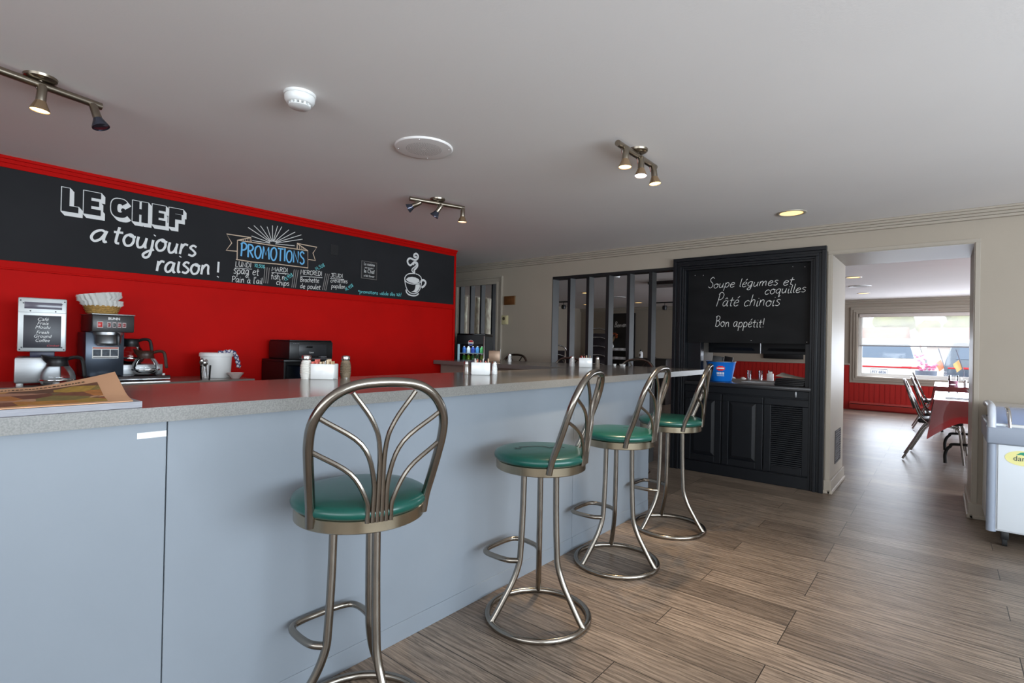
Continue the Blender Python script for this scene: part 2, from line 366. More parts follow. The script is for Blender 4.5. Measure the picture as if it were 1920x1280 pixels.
ACC = {'é': ('e', 'l .5,1.3 .75,1.6'), 'è': ('e', 'l .3,1.6 .5,1.3'), 'à': ('a', 'l .3,1.6 .5,1.3'), 'â': ('a', 'l .3,1.25 .5,1.5 .7,1.25'), 'î': ('i', 'l .05,1.25 .25,1.5 .45,1.25')}
for k, (b, s) in ACC.items():
    w, st = GL[b]
    if b == 'i': st = st[:1]
    GL[k] = (w, st + _g(0, s)[1])

def handwriting(name, text, p0, p1, h, w, mat, parent, x=None, y=None, slant=0.08, hy=1.0, caps=1.0):
    """text written between p0 and p1 (both (u,z)) on plane X=x (u=Y) or plane Y=y (u=X)"""
    g = G(); tot = sum(GL[c][0] for c in text)
    d = Vector((p1[0] - p0[0], p1[1] - p0[1])); ln = d.length; sx = ln / tot; d.normalize(); nn = Vector((-d.y, d.x)); cx = 0
    rnd = random.Random(text)
    for c in text:
        adv, st = GL[c]; jy = rnd.uniform(-.06, .06); js = rnd.uniform(.94, 1.06) * (caps if c.isupper() else 1)
        for kind, pts in st:
            P = [Vector((a, b)) for a, b in pts]
            if kind == 's': P = [Vector((q.x, q.y)) for q in catmull([(q.x, q.y, 0) for q in P], 5)]
            out = []
            for q in P:
                a = (cx + q.x) * sx + q.y * js * h * slant; b = (q.y * js + jy) * h * hy
                u = p0[0] + d.x * a + nn.x * b; z = p0[1] + d.y * a + nn.y * b
                out.append((x, u, z) if x is not None else (u, y, z))
            g.ribbon(out, w, (1, 0, 0) if x is not None else (0, -1, 0))
        cx += adv
    return g.build(name, mat, parent, smooth=False)

# ================================================================ SETTING
ZC = 2.356
YB = 5.32          # face of the wall with the hutch and the doorway
YF = 13.4          # far dining room wall
XR = -4.518        # red wall face
FLOOR = floor_mat()
struct(G().box(-9.5, 6.2, -4.2, 13.6, -0.12, 0).build('floor', FLOOR, smooth=False))
struct(G().box(-9.5, 6.2, -4.2, 13.6, ZC, ZC + 0.12).build('ceiling', CEIL, smooth=False))
# red wall behind the counter
struct(G().box(XR - 0.12, XR, -4.2, 4.37, 0, ZC).build('wall_left', RED, smooth=False))
g = G(); g.box(XR, XR + .018, -4.2, 4.37, 2.287, ZC, 0).box(XR, XR + .03, -4.2, 4.37, 2.315, ZC, 0).box(XR, XR + .042, -4.2, 4.37, 2.338, ZC, 0)
struct(g.build('trim_1', REDT, smooth=False))
g = G(); g.box(XR, XR + .012, -4.2, 4.37, 1.665, 1.711, .003).box(XR, XR + .016, -4.2, 4.37, 1.655, 1.667, .003)
struct(g.build('trim_2', REDT, smooth=False))
struct(G().box(XR, XR + .02, 4.345, 4.372, 0.0, 2.287, .004).build('trim_3', REDT, smooth=False))
# wall with openings (thin part left of the hutch, thick block around hutch / doorway)
g = G(); y0, y1 = YB, YB + .13
g.box(-9.5, -5.42, y0, y1, 0, ZC); g.box(-5.42, -4.66, y0, y1, 2.085, ZC); g.box(-4.66, -3.755, y0, y1, 0, ZC)
g.box(-3.755, -2.205, y0, y1, 2.10, ZC); g.box(-2.205, -2.066, y0, 6.08, 0, ZC)
g.box(-2.066, -.899, y0, 6.08, 2.10, ZC); g.box(-.899, -.763, y0, 6.08, 0, ZC)
g.box(-.763, .18, y0, 6.08, 2.10, ZC); g.box(.18, 6.2, y0, 6.08, 0, ZC)
struct(g.build('wall_back', WALL, smooth=False))
g = G()
for k, (a, b) in enumerate(((.03, 2.272), (.022, 2.297), (.04, 2.318), (.055, 2.338))): g.box(-9.5, 6.2, YB - a, YB, b, ZC if k == 3 else b + .022, .004)
struct(g.build('trim_4', TRIMW, smooth=False))
# doorway corner beads
g = G()
g.fr(-.793, .210, YB - .007, YB, 0.0, 2.13, .03, .002, False)
g.box(-.763, -.757, YB, 6.08, 0, 2.10).box(.174, .18, YB, 6.08, 0, 2.1).box(-.757, .174, YB, 6.08, 2.094, 2.1)
struct(g.build('trim_5', TRIMW, smooth=False))
# casing of the left opening
g = G()
g.fr(-5.53, -4.565, YB - .034, YB, 0, 2.17, .025, .004, False).fr(-5.505, -4.59, YB - .018, YB, 0, 2.145, .05, .002, False).fr(-5.455, -4.64, YB - .03, YB, 0, 2.095, .03, .004, False)
struct(g.build('trim_6', TRIMW, smooth=False))
# lining of the slatted opening (grey reveal, black head)
struct(G().box(-3.757, -3.75, YB - .003, YB + .133, 0, 2.1).build('trim_7', SLAT, smooth=False))
struct(G().box(-3.75, -2.205, YB - .003, YB + .133, 2.07, 2.1).build('trim_8', SLATF, smooth=False))
# baseboards
def baseb(name, segs):
    g = G()
    for (x0, x1, y0, y1) in segs:
        g.box(x0, x1, y0, y1, 0, .115, .003)
        g.box(x0 - .012 if x1 - x0 > .05 or True else x0, x1 + .012, y0 - .012, y1 + .0, 0, .03, .008)
    return struct(g.build(name, TRIMW, smooth=False))
baseb('baseboard_back', [(-4.56, -3.757, YB - .018, YB), (-2.205, -2.192, YB - .018, YB), (-.80, -.757, YB - .018, YB), (.174, 6.1, YB - .018, YB)])
baseb('baseboard_doorway', [(-.763, -.742, YB - .018, 6.08), (.159, .18, YB - .018, 6.08)])
# room closing walls: side wall and entrance wall with window openings, dining walls
g = G(); X0, X1 = 3.6, 3.75
g.box(X0, X1, -4.2, -1.6, 0, ZC).box(X0, X1, -1.6, 4.0, 0, .7).box(X0, X1, -1.6, 4.0, 2.2, ZC).box(X0, X1, 4.0, YB, 0, ZC)
struct(g.build('wall_right', WALL, smooth=False))
g = G().box(-9.5, -2.2, -3.45, -3.3, 0, ZC).box(-2.2, 3.4, -3.45, -3.3, 0, .7).box(-2.2, 3.4, -3.45, -3.3, 2.2, ZC).box(3.4, 6.2, -3.45, -3.3, 0, ZC)
struct(g.build('wall_front', WALL, smooth=False))
struct(G().box(-9.5, -9.38, -4.2, 13.6, 0, ZC).build('wall_outer_left', WALL, smooth=False))
g = G().box(4.8, 4.95, 6.08, 6.3, 0, ZC).box(4.8, 4.95, 6.3, 12.5, 0, .7).box(4.8, 4.95, 6.3, 12.5, 2.25, ZC).box(4.8, 4.95, 12.5, 13.6, 0, ZC)
struct(g.build('wall_dining_right', WALL, smooth=False))
WX0, WX1, WZ0, WZ1 = -1.42, 2.2, .72, 2.06
g = G().box(-9.5, WX0, YF, YF + .2, 0, ZC).box(WX1, 6.2, YF, YF + .2, 0, ZC).box(WX0, WX1, YF, YF + .2, 0, WZ0).box(WX0, WX1, YF, YF + .2, WZ1, ZC)
struct(g.build('wall_far', WALL, smooth=False))
g = G().box(-9.38, WX0 - .14, YF - .015, YF, 0, .955).box(WX0 - .14, WX1 + .14, YF - .015, YF, 0, WZ0 - .1).box(WX1 + .14, 4.8, YF - .015, YF, 0, .955)
x = -9.3
while x < 4.7:
    zt = .955 if (x < WX0 - .16 or x > WX1 + .14) else WZ0 - .1
    g.box(x, x + .075, YF - .021, YF - .015, .09, zt); x += .09
struct(g.build('trim_9', M('red_wainscot', (168, 22, 14), .5), smooth=False))
struct(G().box(-9.38, WX0 - .14, YF - .04, YF, .955, .985, .005).box(WX1 + .14, 4.8, YF - .04, YF, .955, .985, .005).build('trim_10', TRIMW, smooth=False))
struct(G().box(-9.38, 4.8, YF - .04, YF, 2.27, ZC, .01).box(-9.38, 4.8, YF - .06, YF, 2.31, ZC, .01).build('trim_11', TRIMW, smooth=False))
struct(G().box(-8.52, -8.4, 5.45, YF, 0, ZC).build('wall_dining_left', WALL, smooth=False))
# far window
WINF = M('white_window_frame', (226, 226, 222), .4)
g = G()
for d, (w, t) in enumerate(((.14, .03), (.085, .045), (.04, .055))):
    g.fr(WX0 - w, WX1 + w, YF - t, YF, WZ0 - w, WZ1 + w, .055 if d < 2 else .04, .004)
w1 = struct(g.build('window_1', TRIMW, smooth=False))
g = G().fr(WX0, WX1, YF + .06, YF + .16, WZ0, WZ1, .07, .004)
g.build('window_frame', WINF, w1, smooth=False)
G().box(WX0 + .07, WX1 - .07, YF + .10, YF + .106, WZ0 + .07, WZ1 - .07).build('window_pane', GLASS, w1, smooth=False)

# ================================================================ BAR
t = thing('bar_counter', 'long pale grey panelled bar base under the stone counter', 'bar counter', (-1.742, 0, 0))
for a, b in ((-1.6, .5375), (.5405, 2.7185), (2.7215, 3.79)):
    G().box(-.02, 0, a, b, 0.0, 1.012, .0015).build('front_panel', PANEL, t, smooth=False)
G().box(-.7, -.021, -1.6, 3.786, 0, 1.012).build('carcass', PANEL, t, smooth=False)
for a, b in ((-1.6, .5375), (.5405, 2.7185), (2.7215, 3.788)): G().box(0, .004, a, b, 0.0, .078, .001).build('kickboard', PANEL, t, smooth=False)
G().box(-2.75, -.95, 4.15, 4.5, 0, 1.012).build('return_panel', M('return_panel_taupe', (150, 140, 130), .5), t, smooth=False)
# the L-shaped top
g = G(); TX = -1.742
pts = [(-1.695, -1.6), (-1.695, 4.93), (-4.508, 4.93), (-4.508, 4.05), (-2.54, 3.9), (-2.54, -1.6)]
g.prism([(x, y, 1.012) for x, y in pts], (0, 0, .042)); g.mi = 1
bm = g.bm
es = [e for e in bm.edges if abs(e.verts[0].co.z - e.verts[1].co.z) < 1e-6 and e.verts[0].co.z > 1.05]
bmesh.ops.bevel(bm, geom=es, offset=.003, segments=2, affect='EDGES')
bm.normal_update()
for f in bm.faces: f.material_index = 0 if f.normal.z > .7 else 1
tag(g.build('countertop', [TOP, LIP], ang=30), 'long L-shaped grey speckled counter top on the bar', 'countertop')
tag(G().box(TX, TX + .0012, .465, .5365, .963, .98).build('tape_strip', WHITE, smooth=False), 'short strip of white tape on bar panel under counter lip', 'tape')

# back counter along the red wall
t = thing('back_counter', 'low grey back counter along the red wall carrying the coffee machines', 'counter', (XR, 0, 0))
g = G().box(.002, .535, -1.6, 1.80, .925, .955, .003)
g.build('worktop', [TOP], t, smooth=False)
G().box(.01, .50, -1.6, 1.77, 0, .925).build('cabinet', PANEL, t, smooth=False)

# ================================================================ BAR STOOLS
def make_stool():
    t = thing('bar_stool', 'x', 'bar stool', (0, 0, 0), 0, 'green and steel bar stools around the counter')
    R = .2325
    G().tube([(R * math.cos(a), R * math.sin(a), .0138) for a in [2 * PI * i / 48 for i in range(48)]], .0138, 10, closed=True).build('base_ring', CHROME, t)
    for d in (5, 126, -117):
        a = math.radians(d); c, s = math.cos(a), math.sin(a)
        prof = [(.083, .69), (.086, .5), (.093, .33), (.10, .26), (.125, .19), (.165, .12), (.205, .055), (.232, .018)]
        P = catmull([(c * r, s * r, z) for r, z in prof], 4)
        G().tube(P, .0138, 10).build('leg', CHROME, t)
    a1, a2 = math.radians(126), math.radians(-117)
    q1 = Vector((.098 * math.cos(a1), .098 * math.sin(a1), .27)); q2 = Vector((.098 * math.cos(a2), .098 * math.sin(a2), .27))
    P = catmull([q1, q1 + Vector((-.05, .032, 0)), (-.19, .124, .27), (-.235, .108, .27), (-.250, .06, .27), (-.252, 0, .27), (-.250, -.06, .27), (-.235, -.108, .27), (-.19, -.124, .27), q2 + Vector((-.05, -.032, 0)), q2], 5)
    G().tube(P, .012, 10).build('footrest', CHROME, t)
    # swivelling upper part, back centred on +X
    G().lathe([(0, .688), (.2, .688), (.206, .692), (.206, .726), (.203, .729), (.19, .729), (0, .729)], n=56).build('seat_rim', M('seat_rim_steel', (158, 147, 127), .25, 1.0, var=.1, vscale=10), t, ang=30)
    G().lathe([(0, .73), (.205, .73), (.213, .738), (.216, .748), (.211, .760), (.196, .768), (.15, .775), (.08, .778), (0, .779)], n=56).build('seat_cushion', GREEN, t, ang=60)
    H = .410; lean = lambda v: .105 + .15 * max(0, v / H) ** .9
    half = [(.174, -.028), (.178, .03), (.186, .1), (.194, .17), (.199, .23), (.195, .285), (.175, .333), (.138, .373), (.083, .398), (.0, .405)]
    path = [(u, v) for u, v in half] + [(-u, v) for u, v in half[-2::-1]]
    P = catmull([(lean(v) if v > 0 else .105, u, .73 + v) for u, v in path], 4)
    bf = G().tube(P, .0145, 12).build('back_frame', CHROME, t)
    sp = [((.0065, .0), (.008, .2), (.032, .285), (.092, .371)), ((.0200, 0), (.0225, .12), (.062, .222), (.178, .302)), ((.0345, 0), (.040, .055), (.088, .138), (.190, .203))]
    for sgn in (1, -1):
        for q in sp:
            Q = []
            U, V = q[-1]
            for k, (u, v) in enumerate([(p.x, p.y) for p in catmull([(u, v, 0) for u, v in q], 5)]):
                f = (max(0, u - q[0][0]) / (U - q[0][0])) ** 1.3
                Q.append(((.208 + .1 * v) * (1 - f) + lean(V) * f, sgn * u, .735 + v - (.012 if k == 0 else 0)))
            G().tube(Q, .0074, 8).build('back_spoke', CHROME, bf)
    return t
STOOL = make_stool()
def place_stool(o, x, y, ang, base, label):
    o.location = (x, y, 0); o['label'] = label
    for ch in o.children:
        k = ch.name.split('.')[0]
        ch.rotation_euler = (0, 0, math.radians(ang if k in ('seat_rim', 'seat_cushion', 'back_frame') else base))
    return o
TEAR = M('torn_vinyl_edge', (3, 16, 14), .9)
spots = [(-1.468, 1.015, -20, -3, 'nearest bar stool, its open steel back turned to the room, footrest at panel'),
         (-1.428, 1.955, 15, 0, 'second bar stool along the bar, its green seat cracked'),
         (-1.45, 2.745, 7, 0, 'third bar stool along the bar, small tear in its green seat'),
         (-1.455, 3.51, 13, 0, 'farthest front bar stool, at the bar end before the black hutch'),
         (-4.13, 4.845, 90, 90, 'bar stool behind the counter return by the wall thermostat, only its arch showing'),
         (-3.30, 4.835, 95, 90, 'bar stool tucked behind the counter return beside the salt shakers'),
         (-2.46, 4.82, 92, 90, 'bar stool behind the counter corner, arch in front of the last slats')]
STOOLS = []
for i, (x, y, a, b, lb) in enumerate(spots):
    STOOLS.append(place_stool(STOOL if i == 0 else copy_tree(STOOL), x, y, a, b, lb))
    k = (1, 1, 1, 1, .99, .977, .985)[i]; STOOLS[-1].scale = (k, k, k)
def tear(o, pts, w):
    cu = [c for c in o.children if c.name.startswith('seat_cushion')][0]
    g = G(); g.ribbon([(x, y, .7803 - .09 * (x * x + y * y)) for x, y in pts], w, (0, 0, 1)); g.build('tear', TEAR, cu, smooth=False)
tear(STOOLS[1], [(-.09, -.05), (-.05, -.01), (0, .02), (.04, .0), (.07, .05), (.1, .04)], .009)
tear(STOOLS[1], [(-.1, -.075), (-.085, -.08), (-.07, -.07)], .012)
tear(STOOLS[2], [(.02, .02), (.05, .05), (.09, .05)], .008)

# ================================================================ CHALKBOARD ON THE RED WALL
t = thing('wall_chalkboard', 'long black chalkboard with white lettering high on the red wall', 'chalkboard', (0, 0, 0))
BX = XR + .010
G().box(XR, BX, -3.0, 4.345, 1.711, 2.287).build('board', BOARD, t, smooth=False)
def rect(a, b, c, d): return [(a, c), (b, c), (b, d), (a, d)]
def letter(ch, y0, y1, z0, z1):
    sw = .021; sh = .026; a, b, c, d = y0 + .008, y1 - sw, z0 + sh, z1 - .006; th = .036; hb = .036
    if ch == 'L': R = [rect(a, a + th, c, d), rect(a, b, c, c + hb)]
    elif ch == 'E': m = (c + d) / 2; R = [rect(a, a + th, c, d), rect(a, b, c, c + hb), rect(a, b, d - hb, d), rect(a, b - .01, m - .016, m + .016)]
    elif ch == 'F': m = (c + d) / 2 + .01; R = [rect(a, a + th, c, d), rect(a, b, d - hb, d), rect(a, b - .01, m - .018, m + .018)]
    elif ch == 'H': m = (c + d) / 2; R = [rect(a, a + th, c, d), rect(b - th, b, c, d), rect(a, b, m - .018, m + .018)]
    elif ch == 'C':
        R = []; cy, cz = (a + b) / 2, (c + d) / 2; ry, rz_ = (b - a) / 2, (d - c) / 2; n = 22
        for i in range(n):
            t0, t1 = math.radians(38 + 284 * i / n), math.radians(38 + 284 * (i + 1) / n)
            f = lambda tt, k: (cy + (ry - k) * (abs(math.cos(tt)) ** .75) * math.copysign(1, math.cos(tt)), cz + (rz_ - k) * (abs(math.sin(tt)) ** .75) * math.copysign(1, math.sin(tt)))
            R.append([f(t0, 0), f(t1, 0), f(t1, .036), f(t0, .036)])
    return R
NP = [0]
def grow(poly, k):
    cy = sum(p[0] for p in poly) / len(poly); cz = sum(p[1] for p in poly) / len(poly)
    return [(p[0] + math.copysign(k, p[0] - cy), p[1] + math.copysign(k, p[1] - cz)) for p in poly]
for ch, y0, y1, z0, z1 in (('L', .745, .857, 2.05, 2.235), ('E', .86, .978, 2.056, 2.24), ('C', 1.008, 1.140, 2.066, 2.23), ('H', 1.137, 1.256, 2.058, 2.236), ('E', 1.258, 1.368, 2.058, 2.236), ('F', 1.366, 1.484, 2.062, 2.234)):
    gw, gb = G(), G(); NP[0] = 0
    for poly in letter(ch, y0, y1, z0, z1):
        k = 0 if ch == 'C' else .0065
        for s in range(10):
            o = .0022 * s
            P = grow(poly, k) if k else poly
            if ch == 'C':
                cy, cz = (y0 + y1) / 2 - .007, (z0 + z1) / 2 + .01
                P = [(cy + (p[0] - cy) * (1.10 if i < 2 else .86), cz + (p[1] - cz) * (1.09 if i < 2 else .88)) for i, p in enumerate(poly)]
            NP[0] += 1; gw.face([(BX + .0008 + NP[0] * 2.5e-6, p[0] + o, p[1] - o * 1.15) for p in P])
        P = grow(poly, .002) if ch != 'C' else poly
        NP[0] += 1; gb.face([(BX + .0042 + NP[0] * 2.5e-6, p[0], p[1]) for p in P])
    bl = gw.build('block_letter', PAINTW, t, smooth=False); gb.build('letter_face', BOARD, bl, smooth=False)
XW = BX + .0012
hw = lambda *a, **k: handwriting(*a, t, x=XW, **k)
hw('script_lettering', 'a', (.895, 1.905), (1.0, 1.905), .086, .016, PAINTW, slant=.25)
hw('script_lettering', 'toujours', (1.02, 1.905), (1.56, 1.885), .082, .016, PAINTW, slant=.12)
hw('script_lettering', 'raison', (1.29, 1.738), (1.665, 1.755), .082, .016, PAINTW, slant=.15)
hw('script_lettering', '!', (1.70, 1.742), (1.755, 1.742), .068, .015, PAINTW, slant=0)
# promotions banner
g = G(); B = lambda *p: g.ribbon([(XW, a, b) for a, b in p], .008, (1, 0, 0))
B((1.869, 1.904), (1.869, 2.065), (2.02, 2.068), (2.2, 2.069), (2.489, 2.072), (2.493, 1.915), (2.2, 1.913), (2.0, 1.902), (1.86, 1.906))
B((1.978, 2.106), (1.783, 2.102), (1.824, 2.035), (1.783, 1.969), (1.868, 1.974)); B((1.869, 2.065), (1.978, 2.106), (1.979, 2.067))
B((2.384, 2.077), (2.383, 2.123), (2.577, 2.118), (2.539, 2.058), (2.564, 1.993), (2.495, 1.994)); B((2.383, 2.123), (2.489, 2.072))
for k in range(1, 6):
    u = 1.88 + .018 * k; g.ribbon([(XW, u, 2.07), (XW, u, 2.066 + .0075 * k)], .0035, (1, 0, 0))
    u = 2.475 - .017 * k; g.ribbon([(XW, u, 2.075), (XW, u, 2.078 + .0085 * k)], .0035, (1, 0, 0))
g.build('banner_drawing', CHALKT, t, smooth=False)
g = G()
for a, b in [(1.951, 2.187), (1.998, 2.212), (2.054, 2.219), (2.11, 2.223), (2.157, 2.242), (2.202, 2.247), (2.24, 2.247), (2.304, 2.231), (2.362, 2.221), (2.422, 2.207), (2.434, 2.169), (2.362, 2.098), (1.981, 2.12), (1.988, 2.082)]:
    d = Vector((a - 2.161, b - 2.085)); s = Vector((2.161, 2.085)) + d * .12
    g.ribbon([(XW, s.x, s.y), (XW, a, b)], .0055, (1, 0, 0))
g.build('ray_drawing', CHALK, t, smooth=False)
hw('chalk_lettering', 'PROMOTIONS', (1.893, 1.938), (2.46, 1.945), .072, .013, CHALKB, slant=.02)
hw('chalk_lettering', 'LUNDI', (1.855, 1.848), (1.985, 1.853), .028, .005, CHALK)
hw('price_lettering', '10,50$', (2.010, 1.862), (2.098, 1.862), .020, .004, CHALKQ)
hw('chalk_lettering', 'spag et', (1.84, 1.789), (2.05, 1.794), .036, .0055, CHALK)
hw('chalk_lettering', "Pain à l'ail", (1.83, 1.718), (2.082, 1.724), .032, .005, CHALK)
hw('chalk_lettering', 'MARDI', (2.157, 1.846), (2.303, 1.852), .026, .005, CHALK)
hw('chalk_lettering', "fish n'", (2.153, 1.778), (2.285, 1.781), .032, .005, CHALK)
hw('price_lettering', '13,95$', (2.277, 1.770), (2.356, 1.826), .020, .004, CHALKQ)
hw('chalk_lettering', 'chips', (2.20, 1.731), (2.318, 1.733), .029, .005, CHALK)
hw('chalk_lettering', 'MERCREDI', (2.42, 1.848), (2.634, 1.859), .028, .005, CHALK)
hw('price_lettering', '14,50$', (2.572, 1.900), (2.664, 1.952), .021, .004, CHALKQ)
hw('chalk_lettering', 'Brochette', (2.42, 1.781), (2.607, 1.791), .026, .0045, CHALK)
hw('chalk_lettering', 'de poulet', (2.42, 1.723), (2.624, 1.729), .026, .0045, CHALK)
hw('chalk_lettering', 'JEUDI', (2.723, 1.856), (2.855, 1.866), .024, .0045, CHALK)
hw('chalk_lettering', 'crevettes', (2.724, 1.808), (2.908, 1.818), .024, .0045, CHALK)
hw('chalk_lettering', 'papillon', (2.733, 1.755), (2.885, 1.762), .024, .0045, CHALK)
hw('price_lettering', '16,95$', (2.89, 1.737), (2.978, 1.795), .021, .004, CHALKQ)
hw('chalk_lettering', '*promotions valide dès 16h!', (3.03, 1.733), (3.57, 1.743), .021, .0045, CHALKQ)
for a, b in (((1.853, 1.834), (1.99, 1.841)), ((2.157, 1.833), (2.315, 1.838)), ((2.42, 1.832), (2.64, 1.842)), ((2.72, 1.842), (2.87, 1.851))):
    G().ribbon([(XW, *a), (XW, *b)], .005, (1, 0, 0)).build('underline', CHALK, t, smooth=False)
for a, b in (((2.100, 1.872), (2.092, 1.735)), ((2.362, 1.885), (2.343, 1.722)), ((2.672, 1.885), (2.643, 1.725))):
    for k in range(3): G().ribbon([(XW, a[0] + .019 * k, a[1]), (XW, b[0] + .017 * k, b[1])], .006, (1, 0, 0)).build('divider_stroke', CHALKG, t, smooth=False)
# coffee cup drawing
CUP = {'steam1': [(3.744, 2.007), (3.722, 2.024), (3.706, 2.041), (3.715, 2.062), (3.739, 2.08), (3.764, 2.103), (3.76, 2.122), (3.738, 2.126), (3.726, 2.112), (3.735, 2.104)],
 'steam2': [(3.744, 2.007), (3.741, 2.031), (3.74, 2.05), (3.765, 2.073), (3.783, 2.1), (3.779, 2.129), (3.75, 2.138), (3.728, 2.13), (3.707, 2.11), (3.683, 2.094), (3.658, 2.103), (3.642, 2.13), (3.653, 2.156), (3.681, 2.17), (3.718, 2.163), (3.756, 2.163), (3.784, 2.184), (3.789, 2.214), (3.763, 2.233), (3.735, 2.219), (3.733, 2.197), (3.755, 2.19), (3.764, 2.206)],
 'rim': [(3.729, 2.01), (3.673, 2.001), (3.631, 1.979), (3.612, 1.948), (3.617, 1.919), (3.651, 1.901), (3.707, 1.892), (3.769, 1.899), (3.82, 1.916), (3.845, 1.949), (3.834, 1.982), (3.798, 2.003), (3.76, 2.009)],
 'side': [(3.609, 1.952), (3.614, 1.905), (3.628, 1.858), (3.653, 1.817), (3.691, 1.793), (3.735, 1.788), (3.778, 1.799), (3.816, 1.832), (3.837, 1.878), (3.848, 1.934)],
 'handle': [(3.832, 1.928), (3.864, 1.951), (3.897, 1.944), (3.907, 1.92), (3.885, 1.888), (3.85, 1.865)],
 'saucer': [(3.632, 1.824), (3.639, 1.796), (3.673, 1.772), (3.729, 1.765), (3.779, 1.774), (3.81, 1.797)]}
g = G()
for k, w in (('steam1', .013), ('steam2', .021), ('rim', .010), ('side', .010), ('handle', .023), ('saucer', .015)):
    g.ribbon(catmull([(XW, a, b) for a, b in CUP[k]], 6), w, (1, 0, 0))
for P in ([(3.629, 1.935), (3.656, 1.958), (3.711, 1.97), (3.761, 1.969), (3.806, 1.955), (3.819, 1.931), (3.788, 1.911), (3.744, 1.901), (3.682, 1.907), (3.644, 1.92)],
          [(3.763, 1.888), (3.82, 1.902), (3.827, 1.878), (3.809, 1.841), (3.772, 1.803), (3.74, 1.805), (3.703, 1.804), (3.746, 1.825), (3.758, 1.851)]):
    g.face([(XW + .0002, a, b) for a, b in P])
g.build('coffee_cup_drawing', PAINTW, t, smooth=False)

# small sign cards on the chalkboard
t = thing('sign_card', 'small black sign with white border reading about le Chef, right of the promotions', 'sign', (BX + .001, 3.15, 1.972))
G().box(0, .008, -.098, .098, -.094, .094, .003).build('card', M('sign_black', (26, 26, 27), .5), t, smooth=False)
g = G(); q = [(.0088, a, b) for a, b in ((-.09, -.086), (.09, -.086), (.09, .086), (-.09, .086), (-.09, -.086))]; g.ribbon(q, .0035, (1, 0, 0)); g.build('border', CHALKG, t, smooth=False)
for s, z, sz, w in (('La cuisine', .047, .040, .128), ('est fermée !', .017, .022, .105), ('le Chef', -.029, .056, .125), ('a fait livrer', -.068, .032, .128)):
    lettering('sign_lettering', s, sz, '+x', (.0083, 0, z), PAINTW, t, width=w)
tag(G().box(BX + .0005, BX + .006, 2.715, 2.798, 2.07, 2.17, .001).build('notice_card', M('notice_black', (22, 22, 23), .5), smooth=False), 'tiny plain black card on the chalkboard above the Mercredi column', 'card')

# ================================================================ ON THE COUNTER
ZT = 1.0545
def ribbed_jar(label, x, y, content, r=.031, h=.118, group='shakers and jars on the counter', n=9):
    t = thing('ribbed_jar', label, 'jar', (x, y, ZT), 0, group)
    prof = [(0, 0), (r * .82, 0)]
    for k in range(n):
        z = h * .06 + h * .66 * k / n; b = r * (1.0 - .25 * max(0, (k - n * .55) / (n * .45)) ** 2) * (.9 + .1 * min(1, k / 2))
        prof += [(b * .88, z), (b, z + h * .66 / n * .5)]
    prof += [(r * .68, h * .74), (r * .66, h * .80)]
    G().lathe(prof, n=28).build('jar_glass', M(content + '_in_glass', (228, 224, 216) if content == 'sugar' else (128, 112, 92), .15, var=.25 if content != 'sugar' else .04, vscale=160, coat=.6), t, ang=70)
    G().lathe([(r * .72, h * .78), (r * .76, h * .80), (r * .76, h * .92), (r * .70, h * .97), (r * .3, h * 1.0), (0, h * 1.0)], n=24).build('jar_lid', CHROMEB, t)
    return t
def caddy(label, x, y, rz, colors, w=.115, d=.072, h=.078):
    t = thing('packet_caddy', label, 'sugar caddy', (x, y, ZT), rz, 'white packet caddies along the counter')
    g = G().box(-w / 2 + .003, w / 2 - .003, -d / 2 + .003, d / 2 - .003, 0.0003, .006)
    for s in (-1, 1): g.box(-w / 2, w / 2, s * d / 2 - .003, s * d / 2 + .003, 0, h, .0025).box(s * w / 2 - .003, s * w / 2 + .003, -d / 2 + .003, d / 2 - .003, .006, h - .0005, .0025)
    g.build('ceramic_box', CERAM, t, ang=60)
    rnd = random.Random(label)
    for k, c in enumerate(colors):
        u = -w / 2 + .014 + (w - .03) * k / max(1, len(colors) - 1); tl = rnd.uniform(-.25, .25); hh = h + rnd.uniform(.008, .026)
        m = Matrix.Translation((u, rnd.uniform(-.014, .014), 0)) @ Matrix.Rotation(tl * .4, 4, 'Y') @ Matrix.Rotation(tl, 4, 'Z')
        G().box(-.0022, .0022, -.022, .022, .012, hh, .0008).xf(m).build('packet', M('packet_%d_%d_%d' % c, c, .7), t, smooth=False)
    return t
PK, CRM, WHT, BRN = (226, 120, 108), (224, 200, 168), (236, 234, 230), (206, 170, 130)
RZ = math.radians(40)
caddy('white ceramic caddy of sugar packets between the two ribbed jars', -2.440, 1.452, RZ, [PK, PK, PK, CRM, WHT, CRM, BRN, CRM, BRN])
ribbed_jar('white sugar jar of ribbed glass left of the first caddy', -2.502, 1.388, 'sugar', .0315, .122)
ribbed_jar('ribbed glass jar with brown contents right of the first caddy', -2.452, 1.582, 'pepper', .030, .120)
caddy('white caddy of packets in the middle of the counter before the drinks cooler', -2.270, 2.440, math.radians(42), [WHT, PK, CRM, PK, WHT, PK, CRM])
def shaker(label, x, y, content, h=.088, r=.019):
    t = thing('glass_shaker', label, 'shaker', (x, y, ZT), 0, 'small shakers on the counter')
    G().lathe([(0, 0), (r, 0), (r * 1.05, h * .1), (r * .92, h * .5), (r * .78, h * .72), (r * .74, h * .78)], n=10).build('shaker_glass', M(content + '_shaker', (222, 222, 220) if content == 'salt' else (120, 108, 96), .12, var=.2, vscale=90, coat=.7), t, ang=20)
    G().lathe([(r * .82, h * .76), (r * .84, h * .86), (r * .68, h * .96), (0, h)], n=20).build('shaker_lid', CHROMEB, t)
    return t
shaker('shaker left of the middle caddy on the counter', -2.330, 2.372, 'pepper')
shaker('shaker right of the middle caddy on the counter', -2.235, 2.533, 'salt')
caddy('white caddy of packets at the counter corner before the slatted opening', -2.555, 4.165, math.radians(35), [PK, WHT, PK, CRM, BRN], .115, .075, .085)
shaker('salt shaker left of the corner caddy, before the slats', -2.70, 4.17, 'salt', .105, .024)
